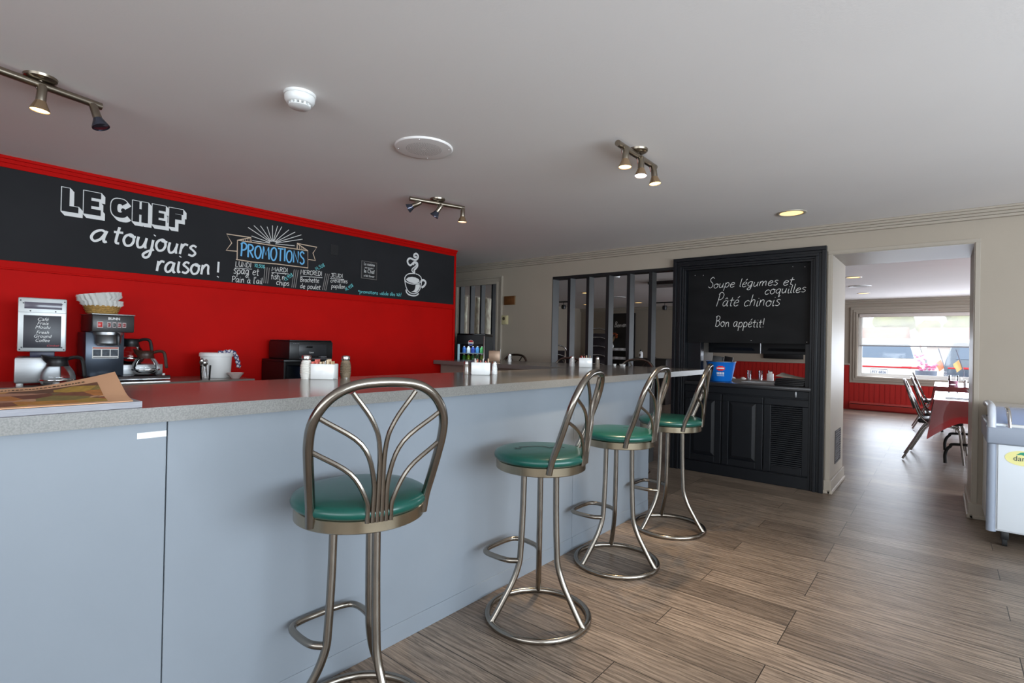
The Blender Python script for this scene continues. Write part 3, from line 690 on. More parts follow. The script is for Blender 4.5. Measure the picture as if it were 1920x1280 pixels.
shaker('dark pepper shaker right of the corner caddy, before the slats', -2.475, 4.25, 'pepper', .100, .022)
# napkin holder and second salt on the return before the cooler
t = thing('napkin_holder', 'brown-sided napkin holder with white napkins on the counter return', 'napkin holder', (-3.80, 4.30, ZT), math.radians(42))
G().box(-.062, .062, -.045, .045, 0, .125, .006).build('holder_case', M('brown_metal', (150, 122, 100), .35, .4), t)
G().box(.0635, .068, -.02, .02, .03, .14, .001).build('napkins', PAPER, t, smooth=False)
shaker('salt shaker beside the napkin holder on the counter return', -3.68, 4.42, 'salt', .10, .021)
tag(G().box(-.10, .10, -.06, .06, 0, .004).xf(Matrix.Translation((-4.05, 4.25, ZT)) @ Matrix.Rotation(.4, 4, 'Z')).build('menu_folder', M('dark_menu', (40, 26, 24), .4), smooth=False), 'dark menu folder lying on the counter return by the red wall', 'menu')
for k, (x, y) in enumerate(((-2.56, 4.735), (-2.50, 4.76), (-2.45, 4.72))):
    t = thing('creamer_cup', 'tiny white creamer cup lying by the far edge of the counter corner', 'creamer', (x, y, ZT), 0, 'creamer cups at the counter corner')
    G().lathe([(0, 0), (.012, 0), (.017, .018)], n=14).build('cup', WHITE, t); G().lathe([(0, .0205), (.019, .0205), (.019, .018), (0, .018)], n=14).build('lid', PAPER, t)
# newspaper
NEWS = M('newsprint_edge', (150, 150, 156), .85, var=.12, vscale=40, stretch=(1, 1, 30))
def news_mat():
    m = M('newspaper_front', (214, 168, 132), .8); nt = m.node_tree; N = nt.nodes.new; L = nt.links.new; b = nt.nodes['Principled BSDF']
    tc = N('ShaderNodeTexCoord'); v = N('ShaderNodeTexVoronoi'); v.inputs['Scale'].default_value = 13; L(tc.outputs['Object'], v.inputs['Vector'])
    r = N('ShaderNodeValToRGB'); e = r.color_ramp.elements; e[0].position = 0; e[0].color = (*lin((150, 60, 34)), 1); e[1].position = 1; e[1].color = (*lin((206, 160, 122)), 1)
    for p, c in ((.2, (92, 74, 52)), (.38, (190, 92, 58)), (.5, (206, 160, 60)), (.62, (120, 112, 66)), (.8, (196, 140, 112))): q = e.new(p); q.color = (*lin(c), 1)
    L(v.outputs['Color'], r.inputs[0]); n = N('ShaderNodeTexNoise'); n.inputs['Scale'].default_value = 60; L(tc.outputs['Object'], n.inputs['Vector'])
    mx = N('ShaderNodeMix'); mx.data_type = 'RGBA'; mx.blend_type = 'MULTIPLY'; mx.inputs[0].default_value = .6; L(r.outputs[0], mx.inputs[6]); L(n.outputs['Fac'], mx.inputs[7])
    L(mx.outputs[2], b.inputs['Base Color']); return m
t = thing('newspaper', 'thick folded newspaper with a curled orange front page at the counter left', 'newspaper', (-1.93, .33, ZT), math.radians(2))
def page(z0, inset, nm, mat, parent, curl, th):
    g = G(); n = 24
    def zf(a, b): return z0 + curl * (.022 * max(0, (a - .15)) ** 1.5 * (b * 1.0) + .010 * math.sin(a * 3.0) * b) + .11 * curl * max(0, a - .62) ** 1.4 * max(0, b - .3) * 2
    X = lambda b: -.20 + .415 * b - inset * .3; Y = lambda a: -.42 + .552 * a - inset
    top = lambda i, j: (X(1 - j), Y(i) + .07 * j * curl, zf(i, j) + th); bot = lambda i, j: (X(1 - j), Y(i) + .07 * j * curl, zf(i, j) if z0 > .02 else zf(i, j))
    g.grid(top, n, 8).grid(bot, n, 8)
    for i0 in range(n):
        for j in (0, 1): g.face([top(i0 / n, j), top((i0 + 1) / n, j), bot((i0 + 1) / n, j), bot(i0 / n, j)])
    for j0 in range(8):
        for i in (0, 1): g.face([top(i, j0 / 8), top(i, (j0 + 1) / 8), bot(i, (j0 + 1) / 8), bot(i, j0 / 8)])
    return g.build(nm, mat, parent, ang=50)
page(0.0, 0.0, 'inner_sections', NEWS, t, 0.15, .0165)
page(0.0175, .02, 'front_page', M('orange_newsprint', (214, 164, 126), .8), t, 1.0, .002)
def pz(a, b): return .0175 + .0021 + (.022 * max(0, (a - .15)) ** 1.5 * b + .010 * math.sin(a * 3.0) * b) + .11 * max(0, a - .62) ** 1.4 * max(0, b - .3) * 2
g = G().grid(lambda i, j: (-.20 + .415 * (1 - (.05 + .72 * j)) - .006, -.44 + .552 * (.03 + .87 * i) + .07 * (.05 + .72 * j), pz(.03 + .87 * i, .05 + .72 * j) + .0006), 20, 6)
g.build('front_picture', news_mat(), t)
g = G(); rn = random.Random(3); HP = lambda aa, bb: Vector((-.20 + .415 * (1 - bb) - .006, -.44 + .552 * aa + .07 * bb, pz(aa, bb) + .0012))
aa = .42
while aa < .84:   # worn, unreadable headline print
    w = rn.uniform(.006, .013); g.face([HP(aa, .83), HP(aa + w, .83), HP(aa + w, .83 + rn.uniform(.03, .05)), HP(aa, .87)]); aa += w + rn.uniform(.004, .007)
g.build('headline_print', M('news_ink', (70, 58, 30), .8), t, smooth=False)

# ================================================================ BACK COUNTER THINGS
ZB = .9555
ALU = M('cast_aluminium', (196, 200, 200), .38, .55, var=.05, vscale=12)
def handle_basis(): pass
def carafe(label, x, y, z, hd, sc=1.0, tone=BLKP):
    t = thing('glass_carafe', label, 'coffee carafe', (x, y, z), hd, 'glass coffee carafes on the back counter')
    t.scale = (sc, sc, sc)
    G().lathe([(0, .002), (.052, .0), (.066, .006), (.079, .03), (.081, .048), (.074, .075), (.055, .105), (.042, .125), (.041, .135)], n=36).build('glass_bowl', GLASS, t, ang=80)
    G().lathe([(.0815, .028), (.0822, .03), (.0822, .034), (.0815, .036)], n=36).build('steel_band', CHROMEB, t)
    def spout(i, th, r, h):
        return (r * (1 + (.45 * max(0, math.cos(th - PI)) ** 6 if i >= 2 else 0)), h + (.012 * max(0, math.cos(th - PI)) ** 6 if i >= 3 else 0))
    G().lathe([(.052, .108), (.047, .124), (.044, .142), (.050, .158), (.044, .160), (.036, .14)], n=32, wob=spout).build('collar', tone, t)
    G().lathe([(.043, .150), (.038, .160), (.0, .162)], n=24).build('lid', tone, t)
    P = catmull([(.040, 0, .148), (.075, 0, .158), (.102, 0, .15), (.112, 0, .115), (.118, 0, .06), (.122, 0, .04)], 5)
    G().tube(P, [.010] * (len(P) - 3) + [.009, .008, .007], 8).build('handle', tone, t)
    return t
# grinder
t = thing('coffee_grinder', 'tall pale metal coffee grinder with black sign panel, leftmost on back counter', 'coffee grinder', (-4.05, .6, ZB), -.16)
g = G().box(-.30, -.03, -.115, .09, .012, .165, .012)
g.build('base', STEEL, t); G().box(-.27, -.06, -.05, .06, .165, .198, .004).build('neck', M('dark_blue_plastic', (40, 40, 66), .4), t)
for yy in (-.09, .07): G().lathe([(0, 0), (.016, 0), (.016, .013), (0, .013)], c=(-.06, yy, 0), n=14).build('foot', WHITE, t)
G().box(-.30, 0, -.103, .110, .198, .51, .008).build('hopper', ALU, t)
G().box(0, .002, -.076, .088, .446, .484, .0009).build('sight_window', M('smoked_window', (96, 92, 104), .15), t)
G().box(0, .0022, -.078, .086, .220, .408, .0005).build('sign_panel', M('grinder_sign', (44, 44, 52), .4), t)
SH = .28
for s, z, w in (('Café', .378, .048), ('Frais', .355, .050), ('Moulu', .332, .066), ('Fresh', .302, .056), ('Ground', .279, .078), ('Coffee', .255, .062)):
    lettering('sign_lettering', s, .026, '+x', (.0026, .004, z), PAINTW, t, width=w, shear=SH)
lettering('brand_lettering', 'Cimbali', .013, '+x', (.0026, .05, .229), M('red_print', (200, 50, 60), .5), t, width=.055, shear=SH)
g = G(); g.ribbon([(.0012, -.1, .425), (.0012, .108, .425)], .002, (1, 0, 0)); g.ribbon([(.0026, -.03, .324), (.0026, .036, .324)], .001, (1, 0, 0)); g.build('seam_lines', M('seam_grey', (120, 122, 124), .6), t, smooth=False)
g = G()
for a, z in ((-.092, .492), (.1, .492), (-.08, .477), (.087, .477), (-.05, .433), (.06, .433), (-.092, .21), (.1, .21), (-.084, .222), (.09, .222)): g.lathe([(0, .002), (.0035, .0015), (.004, 0)], c=(0, a, z), n=10, axis=(1, 0, 0))
g.build('screws', BLKP, t)
carafe('glass carafe with black collar standing before the coffee grinder', -4.03, .672, ZB, math.radians(80), 1.05)
# brewer
t = thing('coffee_brewer', 'black and steel coffee brewer with two raised warmers on the back counter', 'coffee brewer', (-4.16, .86, ZB), 0)
BREW = M('brewer_dark_blue_grey', (62, 70, 82), .3, .5)
G().box(-.28, 0, .0, .44, .006, .033, .005).build('base_plate', M('brewer_base', (46, 48, 54), .25, .6), t)
G().box(0, .0015, .004, .436, .008, .030).build('base_trim', CHROMEB, t, smooth=False)
G().box(-.29, -.075, -.02, .185, .033, .32, .004).build('tower', BREW, t)
G().box(-.29, .005, -.005, .22, .322, .432, .008).build('head', M('brewer_head', (48, 46, 46), .35), t)
G().box(-.293, .008, -.008, .223, .432, .440, .003).build('head_lid', STEEL, t)
G().lathe([(0, .235), (.05, .235), (.068, .25), (.073, .30), (.078, .305), (.078, .322), (0, .322)], c=(-.045, .09, 0), n=30).build('brew_funnel', STEEL, t)
G().tube(catmull([(.025, .115, .312), (.05, .12, .305), (.053, .121, .27), (.05, .122, .24)], 4), .011, 8).build('funnel_handle', BLKP, t)
G().box(-.28, -.13, .187, .43, .033, .105, .004).build('raised_warmer', STEEL, t)
for c, z in (((-.205, .255), .105), ((-.055, .10), .033), ((-.058, .305), .033)):
    G().lathe([(0, 0), (.062, 0), (.066, .004), (.06, .008), (0, .008)], c=(c[0], c[1], z), n=30).build('warmer_plate', BLKG, t)
PL = .009
for k, (y, c) in enumerate(((.035, (196, 196, 192)), (.082, (120, 20, 20)), (.110, (16, 30, 26)), (.137, (130, 24, 22)), (.163, (130, 24, 22)))):
    z0, z1 = (.348, .39) if k == 0 else (.352, .386)
    w = .016 if k == 0 else .010
    s = G().box(.005, .0065, y - w, y + w, z0, z1).build('switch', M('switch_bezel', (168, 150, 146), .4), t, smooth=False)
    G().box(.0065, PL, y - w * .7, y + w * .7, z0 + .006, z1 - .006, .001).build('rocker', M('rocker_%d_%d' % c[:2], c if k else (200, 30, 26), .3), s)
lettering('brand_lettering', 'BUNN', .022, '+x', (.0062, .108, .402), PAINTW, t, width=.062, bold=.0008)
lb = G().box(-.075, -.0738, .015, .155, .150, .225).build('instruction_label', PAPER, t, smooth=False)
g = G(); g.mi = 0
g.box(-.0738, -.0733, .017, .153, .213, .223)
g.mi = 1
for a in (.020, .067, .112): g.box(-.0738, -.0733, a, a + .040, .165, .208)
g.mi = 1; g.box(-.0738, -.0733, .020, .150, .153, .158)
g.build('label_print', [M('label_orange', (196, 110, 92), .6), M('label_grey', (70, 76, 84), .6, var=.5, vscale=60)], lb, smooth=False)
G().lathe([(0, 0), (.009, 0), (.009, .012), (0, .014)], c=(-.03, .405, .033), n=14).build('power_knob', WHITE, t)
carafe('upper glass carafe with black collar on the raised rear warmer', -4.365, 1.115, ZB + .113, math.radians(70), 1.05)
carafe('lower glass carafe with brown handle on the front right warmer', -4.218, 1.165, ZB + .041, math.radians(70), 1.0, M('brown_plastic', (58, 34, 24), .4))
# filter basket
WICK = M('woven_wicker', (176, 138, 74), .7, var=.35, vscale=70, bump=.6, bscale=120)
t = thing('wicker_basket', 'woven wicker basket of paper filters on top of the brewer', 'basket', (-4.30, .935, ZB + .441), 0)
g = G().lathe([(0, .002), (.075, .0), (.082, .01), (.096, .05), (.1, .054), (.094, .052), (.078, .012), (0, .012)], n=36, wob=lambda i, th, r, h: (r * (1 + .018 * math.sin(18 * th) * (1 if i in (2, 3) else 0)), h))
g.build('basket_body', WICK, t)
for k in range(4): G().tube([((.083 + .0045 * k) * math.cos(a), (.083 + .0045 * k) * math.sin(a), .010 + .012 * k + .002 * math.sin(9 * a + k * PI)) for a in [2 * PI * i / 54 for i in range(54)]], .004, 6, closed=True).build('wicker_coil', WICK, t)
def filters(label, z, tilt, n, dx, dy, r=.112):
    t = thing('coffee_filter_stack', label, 'coffee filters', (-4.30 + dx, .935 + dy, z), 0, 'stacked paper coffee filters in the basket')
    t.rotation_euler = tilt; g = G()
    for k in range(n):
        ph = k * .35
        wob = lambda i, th, r_, h: (r_ * (1 + (.045 * math.sin(22 * th + ph) if i >= 2 else 0)), h)
        g.lathe([(0, .008 * k + .001), (.05, .008 * k + .001), (.08, .008 * k + .024), (r, .008 * k + .05)], n=88, wob=wob)
    g.build('paper_filters', PAPER, t, ang=25); return t
filters('lower stack of fluted white paper filters inside the wicker basket', ZB + .455, (0, 0, .2), 4, 0, 0, .112)
filters('upper tilted stack of fluted white paper filters above the basket', ZB + .492, (.10, -.10, .5), 5, .0, -.005, .118)
# bucket, cloth, glass, bowl
t = thing('white_bucket', 'white plastic bucket with lid on back counter right of brewer', 'bucket', (-4.25, 1.628, ZB), 0)
G().lathe([(0, 0), (.094, 0), (.098, .004), (.106, .165), (0, .165)], n=40).build('bucket_body', WHITE, t)
G().lathe([(.107, .158), (.113, .160), (.113, .182), (.108, .188), (.1, .186), (0, .184)], n=40).build('bucket_lid', WHITE, t)
CLOTH = M('checked_dish_cloth', (196, 196, 206), .9)
def cloth_mat():
    m = CLOTH; nt = m.node_tree; N = nt.nodes.new; L = nt.links.new; b = nt.nodes['Principled BSDF']
    tc = N('ShaderNodeTexCoord'); c = N('ShaderNodeTexBrick'); c.offset = 0; c.inputs['Scale'].default_value = 1; c.inputs['Brick Width'].default_value = .022; c.inputs['Row Height'].default_value = .022; c.inputs['Mortar Size'].default_value = .0035
    c.inputs['Color1'].default_value = (*lin((214, 210, 212)), 1); c.inputs['Color2'].default_value = (*lin((206, 204, 210)), 1); c.inputs['Mortar'].default_value = (*lin((70, 70, 110)), 1)
    mp = N('ShaderNodeMapping'); mp.inputs['Rotation'].default_value = (.6, .9, .2); L(tc.outputs['Object'], mp.inputs[0]); L(mp.outputs[0], c.inputs['Vector']); L(c.outputs['Color'], b.inputs['Base Color'])
cloth_mat()
g = G()
P = catmull([(-.02, .02, .190), (0, .06, .194), (.01, .09, .196), (.015, .117, .190), (.02, .134, .160), (.022, .147, .12), (.02, .155, .085), (.02, .152, .072)], 5)
g.tube(P, [.009 + .007 * min(1, i / 8) + .003 * math.sin(i * 1.3) for i in range(len(P))], 9)
o = g.build('dish_cloth', CLOTH); o.location = (-4.25, 1.628, ZB); tag(o, 'checked dish cloth hanging over the white bucket lid', 'cloth')
t = thing('drinking_glass', 'clear glass holding spoons before the white bucket', 'glass', (-4.10, 1.500, ZB), 0)
G().lathe([(0, .004), (.030, 0), (.032, .004), (.037, .10), (.0355, .10), (.030, .008), (0, .007)], n=24).build('glass_body', GLASS, t)
for k, (dx, dy, tx, ty, h) in enumerate(((-.01, -.01, -.02, -.022, .135), (.008, -.004, .004, -.026, .142), (0, .01, .01, .0, .13), (.01, .008, .02, -.012, .125))):
    tt = thing('teaspoon', 'steel teaspoon standing bowl-up in the glass by the bucket', 'spoon', (-4.10, 1.500, ZB + .009), 0, 'teaspoons standing in the glass')
    G().tube([(dx, dy, 0), (tx * .8 + dx * .2, ty * .8 + dy * .2, h * .72)], .0024, 6).build('spoon_handle', CHROMEB, tt)
    G().ball((tx, ty, h * .86), .021, (.5, .62, 1.15), 2).build('spoon_bowl', CHROMEB, tt)
t = thing('glass_dish', 'shallow ribbed glass dish near the end of the back counter', 'dish', (-4.08, 1.700, ZB), 0)
G().lathe([(0, .003), (.026, 0), (.03, .004), (.045, .025), (.058, .042), (.055, .043), (.03, .012), (0, .010)], n=36, wob=lambda i, th, r, h: (r * (1 + .04 * math.sin(12 * th) * (i > 2)), h)).build('dish_body', M('frosted_pink_glass', (206, 184, 178), .12, coat=.5), t)

# printer on its stand
t = thing('printer', 'black office printer on a black stand against the red wall', 'printer', (-4.10, 2.32, 1.09), 0)
G().box(-.36, 0, -.197, .197, .0, .152, .012).build('housing', BLKP, t)
G().box(-.35, -.01, -.19, .19, .152, .162, .004).build('scanner_lid', M('printer_lid', (26, 26, 28), .3), t)
G().box(0, .0025, -.115, .135, .030, .128, .003).build('front_panel', M('printer_front', (40, 41, 44), .35), t)
G().box(0, .006, -.06, .005, .098, .112, .003).build('panel_grip', BLKG, t)
G().box(-.05, .10, -.11, .12, .004, .012, .002).build('paper_tray', M('tray_grey', (86, 86, 90), .4), t)
G().box(.0, .04, .06, .115, .018, .026, .002).build('tray_stop', M('tray_grey2', (120, 120, 122), .4), t)
g = G()
for k in range(4): g.box(-.004 - .0, .0026, -.165 + .014 * k, -.158 + .014 * k, .131, .134)
g.build('buttons', M('button_grey', (120, 120, 124), .4), t, smooth=False)
lettering('brand_lettering', 'Canon', .020, '+x', (.003, -.006, .053), PAINTW, t, width=.040)
t = thing('printer_stand', 'black open storage stand under the printer', 'stand', (-4.12, 2.30, 0), 0)
G().box(-.38, .0, -.21, .215, 1.068, 1.089, .004).build('stand_top', BLKP, t)
for a in (-.21, .2): G().box(-.38, 0, a, a + .015, 0, 1.068).build('side_panel', BLKP, t, smooth=False)
for z in (.25, .62): G().box(-.38, -.005, -.195, .2, z, z + .016).build('shelf', BLKP, t, smooth=False)
G().box(-.38, -.37, -.195, .2, 0, 1.068).build('back_panel', BLKP, t, smooth=False)
tag(G().box(-4.42, -4.15, 2.26, 2.46, .637, 1.03, .01).build('storage_box', M('dark_blue_bin', (34, 40, 56), .3), smooth=True), 'dark blue storage box inside the printer stand', 'box')

# ================================================================ CEILING FIXTURES
def spot_track(label, a, b, heads, z=2.322, lit=()):
    a = Vector((a[0], a[1], 0)); b = Vector((b[0], b[1], 0)); c = (a + b) / 2
    t = thing('spotlight_track', label, 'track light', (c.x, c.y, ZC), 0, 'three-headed spotlight tracks on the ceiling')
    a -= c; b -= c; d = (b - a).normalized(); zb = z - ZC
    G().lathe([(0, -.018), (.045, -.017), (.056, -.010), (.058, 0), (0, 0)], n=32).build('canopy', NICKEL, t)
    G().cyl((0, 0, zb), (0, 0, -.012), .010, n=12).build('stem', NICKEL, t)
    q = G().tube([(a.x, a.y, zb), (b.x, b.y, zb)], .0165, 20); q.build('rail', NICKEL, t, ang=50)
    for k, (f, dr) in enumerate(heads):
        p = a.lerp(b, f); p = Vector((p.x, p.y, zb)); dr = Vector(dr).normalized()
        sd = Vector((d.y, -d.x, 0)) * .018
        base = p + Vector((0, 0, -.034)) + d * .012
        h = G().cyl(p + Vector((0, 0, -.012)), base + Vector((0, 0, -.006)), .0045, n=8).build('head_arm', CHROMEB, t)
        q0 = base + d * .0 - dr * .028 + sd; q1 = base + dr * .042 + sd
        g = G().cyl(base, base + sd, .0035, n=8); g.lathe([(0, -.002), (.013, 0), (.0165, .006), (.018, .066), (.0175, .070), (0, .070)], c=q0, n=24, axis=dr)
        g.build('lamp_body', NICKEL, h)
        on = k in lit
        bulbm = {1: AMBER, 2: COLDB}.get(lit[k] if on else 0, DARKB) if isinstance(lit, dict) else DARKB
        g = G().lathe([(.0185, .068), (.020, .072), (.024, .082), (.0345, .106), (.0345, .110), (.033, .110)], c=q0, n=28, axis=dr)
        g.build('bulb_reflector', M('bulb_reflector', (176, 150, 120), .25, .85) if on else DARKB, h)
        G().lathe([(0, .108), (.02, .1085), (.033, .107)], c=q0, n=28, axis=dr).build('bulb_face', bulbm, h)
        if on:
            l = bpy.data.lights.new('spot_beam', 'SPOT'); l.energy = 60 if lit[k] == 1 else 26; l.spot_size = math.radians(76); l.spot_blend = .9; l.shadow_soft_size = .03
            l.color = (1, .72, .40) if lit[k] == 1 else (.9, .93, 1)
            lo = bpy.data.objects.new('spot_beam', l); COL.objects.link(lo); lo.parent = h; lo.location = q0 + dr * .118; lo.rotation_euler = dr.to_track_quat('-Z', 'Y').to_euler()
    return t
spot_track('spotlight track at the left edge of the ceiling, one warm lamp lit', (-2.951, .201), (-3.047, .641), [(.08, (-.3, -.1, -1)), (.47, (-.04, -.06, -1)), (.90, (.22, .22, -.85))], lit={1: 1})
spot_track('spotlight track with unlit heads over the back counter', (-3.078, 2.496), (-2.939, 2.928), [(.10, (-.75, -.55, -.45)), (.50, (-.42, -.32, -.8)), (.93, (-.06, .02, -1))], lit={2: 1})  # third head carries a lit bulb face and a warm beam
spot_track('spotlight track with three lit lamps over the bar stools', (-1.335, 2.456), (-1.339, 2.926), [(.10, (-.02, -.03, -1)), (.50, (.03, -.10, -1)), (.86, (.10, .02, -1))], lit={0: 1, 1: 2, 2: 1})
# smoke detector
t = thing('smoke_detector', 'round white smoke detector on the ceiling', 'smoke detector', (-2.245, 1.185, ZC), 0)
G().lathe([(0, 0), (.068, 0), (.068, -.010), (.066, -.012), (0, -.012)], n=48).build('base', WHITE, t)
G().lathe([(.062, -.012), (.065, -.016), (.064, -.030), (.056, -.043), (.052, -.045), (.0, -.045)], n=48).build('housing', WHITE, t)
g = G()
for k in range(14):
    a = 2 * PI * k / 14; g.box(.034, .047, -.004, .004, -.055, -.044); bmesh.ops.rotate(g.bm, verts=g.bm.verts[-8:], cent=(0, 0, 0), matrix=Matrix.Rotation(a, 3, 'Z'))
g.build('vent_fins', WHITE, t, smooth=False)
G().lathe([(0, -.053), (.040, -.053), (.047, -.055), (.047, -.058), (.040, -.062), (.0, -.064)], n=40).build('sensor_cap', WHITE, t)
# ceiling speaker
t = thing('ceiling_speaker', 'round perforated white speaker grille on the ceiling', 'speaker', (-2.283, 1.945, ZC), .3)
G().lathe([(0, 0), (.163, 0), (.163, -.004), (.158, -.010), (.150, -.011), (0, -.011)], n=64).build('grille_plate', M('speaker_white', (232, 227, 224), .6), t)
HOLE = M('speaker_holes', (92, 88, 86), .8); g = G()
for i in range(2, 12):
    n = 6 * i
    for k in range(n):
        a = 2 * PI * k / n + i * .3; r = .0088 * i; g.bm.faces.new([g.bm.verts.new((r * math.cos(a) + .0021 * math.cos(b), r * math.sin(a) + .0021 * math.sin(b), -.0113)) for b in [PI / 3 * q for q in range(6)]])
g.build('perforations', HOLE, t, smooth=False)
for k in range(4):
    a = PI / 2 * k + .4; G().ball((.143 * math.cos(a), .143 * math.sin(a), -.011), .0045, (1, 1, .6), 1).build('screw', CHROMEB, t)
def downlight(label, x, y, col=None, w=6):
    t = thing('recessed_downlight', label, 'ceiling light', (x, y, ZC), 0, 'recessed ceiling downlights')
    G().lathe([(.108, 0), (.108, -.004), (.1, -.008), (.088, -.006), (.084, -.001)], n=48).build('trim_ring', M('downlight_ring', (196, 186, 170), .35, .3), t)
    G().lathe([(0, -.002), (.084, -.002)], n=40).build('lamp_face', M('downlight_glow', (255, 205, 130), .5, emit=2.2), t)
    l = bpy.data.lights.new('downlight_beam', 'SPOT'); l.energy = w; l.spot_size = math.radians(120); l.spot_blend = 1; l.shadow_soft_size = .08; l.color = (1, .8, .55)
    lo = bpy.data.objects.new('downlight_beam', l); COL.objects.link(lo); lo.parent = t; lo.location = (0, 0, -.02)
    return t
downlight('lit recessed downlight in the ceiling before the doorway', -.958, 4.665, w=12)
downlight('lit recessed downlight seen through the doorway, nearer one', -1.05, 9.245)
downlight('lit recessed downlight seen through the doorway, farther one', -1.18, 11.874)
downlight('lit recessed downlight seen through the slats, upper left one', -5.75, 9.36)
downlight('lit recessed downlight seen through the slats, lower left one', -7.35, 12.0)
downlight('lit recessed downlight seen through the slats, right one', -5.86, 12.0)
def round_grille(label, x, y):
    t = thing('ceiling_speaker', label, 'speaker', (x, y, ZC), 0)
    G().lathe([(0, -.006), (.14, -.008), (.155, -.012), (.162, -.006), (.162, 0)], n=40).build('grille_plate', WHITE, t)
    G().lathe([(0, -.0085), (.10, -.0085)], n=30).build('perforations', M('dining_speaker_mesh', (180, 176, 174), .7), t, smooth=False)
round_grille('white ceiling speaker seen through the doorway', -1.10, 10.53)
round_grille('white ceiling speaker seen through the slats', -5.62, 10.5)
t = thing('smoke_detector', 'white smoke detector seen through the slats in the dining room', 'smoke detector', (-3.93, 7.25, ZC), 0)
G().lathe([(0, 0), (.07, 0), (.07, -.015), (.06, -.04), (.0, -.055)], n=30).build('housing', WHITE, t); G().lathe([(.064, -.02), (.066, -.024), (.063, -.028)], n=30).build('vent_ring', HOLE, t)
# ceiling fan blade/air unit seen through the slats
t = thing('ceiling_unit', 'long flat dark-edged ceiling heating unit seen through the slats', 'ceiling unit', (-3.25, 8.4, ZC), .02)
G().box(-.62, .62, -.14, .14, -.045, -.0005, .006).build('dark_frame', M('dark_unit_brown', (40, 30, 28), .5), t, smooth=False)
G().box(-.58, .58, -.12, .12, -.085, -.046, .01).build('lower_panel', M('unit_grey', (140, 134, 132), .5), t, smooth=False)
for k in (-1, 1): G().box(k * .6 - .012, k * .6 + .012, -.1, .1, -.07, -.046, .003).build('end_bracket', BLKP, t, smooth=False)
for lb, x, y in (('dark spotlight on a short rail in the dining room, left through slats', -7.35, 10.9), ('dark spotlight on a short rail in the dining room, right through slats', -5.22, 12.1)):
    t = thing('dining_spotlight', lb, 'track light', (x, y, ZC), 0)
    G().box(-.22, .22, -.015, .015, -.03, 0, .004).build('rail', BLKP, t); G().cyl((0, 0, -.03), (0, 0, -.10), .008, n=8).build('stem', BLKP, t)
    G().lathe([(0, 0), (.05, .01), (.06, .06), (.05, .11), (0, .115)], c=(0, 0, -.20), n=20).build('lamp_body', BLKP, t)

# ================================================================ ON THE BACK WALL
t = thing('door_chime', 'small brown wooden plaque high on the wall right of the casing', 'plaque', (-4.44, YB, 1.833), 0)
G().box(-.088, .088, -.025, -.001, -.056, .056, .004).build('plate', M('plaque_brown', (96, 58, 26), .5, var=.25, vscale=20), t)
G().box(-.092, .092, -.014, 0, -.06, .06, .002).build('rim', M('plaque_rim', (120, 100, 70), .5), t)
t = thing('thermostat', 'cream thermostat on the wall beside the casing', 'thermostat', (-4.513, YB, 1.575), 0)
G().box(-.05, .05, -.03, 0, -.06, .06, .005).build('case', M('cream_plastic', (186, 174, 134), .45), t)
G().lathe([(0, .031), (.022, .031), (.026, .028)], c=(-.01, 0, .018), n=24, axis=(0, -1, 0)).build('dial', M('thermostat_dial', (74, 64, 48), .4), t)
G().box(.030, .038, -.032, -.03, -.05, .05).build('scale_strip', M('scale_cream', (220, 206, 160), .4), t, smooth=False)
# slats: left opening and right opening
def slat(label, x, z1, grp, d=.115, w=.038):
    t = thing('divider_slat', label, 'slat', (x, YB + .005, 0), 0, grp)
    g = G().box(0, w, 0.002, d, 0, z1, .002); g.build('slat_board', SLAT, t, smooth=False)
    G().box(-.001, w + .001, 0, .004, 0, z1, .001).build('slat_edge', SLATF, t, smooth=False)
    return t
R5 = ['first', 'second', 'third', 'fourth', 'fifth']
for i, x in enumerate((-3.535, -3.272, -3.008, -2.744, -2.482)): slat('%s divider slat from the left in the wide opening left of the hutch' % R5[i], x, 2.07, 'slats of the wide opening')
for i, x in enumerate((-5.395, -5.193, -4.991, -4.781)): slat('%s divider slat from the left in the cased opening by the red wall' % R5[i], x, 2.075, 'slats of the cased opening', .085, .022)
# birch trunks beyond the left opening
BIRCH = M('birch_bark', (244, 222, 196), .9, var=.45, vscale=28, stretch=(1, 1, .35), bump=.3)
for lb, x, h, r in (('speckled birch trunk behind the cased opening, left one', -6.045, 2.02, .040), ('speckled birch trunk behind the cased opening, middle one', -5.775, 1.99, .036), ('speckled birch trunk behind the cased opening, right one', -5.555, 1.965, .062)):
    P = [(x + .01 * math.sin(k * 1.7), 6.1, h * k / 8) for k in range(9)]
    tag(G().tube(P, [r * (1.02 - .01 * k) for k in range(9)], 16).build('birch_trunk', BIRCH), lb, 'tree trunk', 'birch trunks behind the cased opening')
# drinks cooler
t = thing('drinks_cooler', 'black glass-door drinks cooler with round logo before the cased opening', 'cooler', (-4.72, 4.96, 0), math.radians(28))
W2, D2, H2 = .185, .2, 1.36
q = W2 - .015; g = G().box(-q, q, D2 - .015, D2, .12, 1.245).box(-W2, -q, -D2, D2, 0, H2).box(q, W2, -D2, D2, 0, H2).box(-q, q, -D2, D2, 1.245, H2, 0).box(-q, q, -D2, D2, 0, .12)
g.build('cabinet', BLKP, t, smooth=False)
G().box(-W2 - .0, W2 + .0, -D2 - .0, D2, H2, H2 + .018, .003).build('top_tray', BLKG, t)
G().box(W2, W2 + .001, -D2 + .03, D2, .02, H2 - .02).build('side_panel', M('cooler_side_grey', (72, 76, 80), .4), t, smooth=False)
G().box(W2 - .022, W2 - .006, -D2 - .008, -D2, .1, H2 - .01, .003).build('corner_strip', CHROMEB, t)
dr = G().box(-W2 + .015, W2 - .03, -D2 - .006, -D2 - .002, .14, 1.243).build('door', GLASS, t, smooth=False)
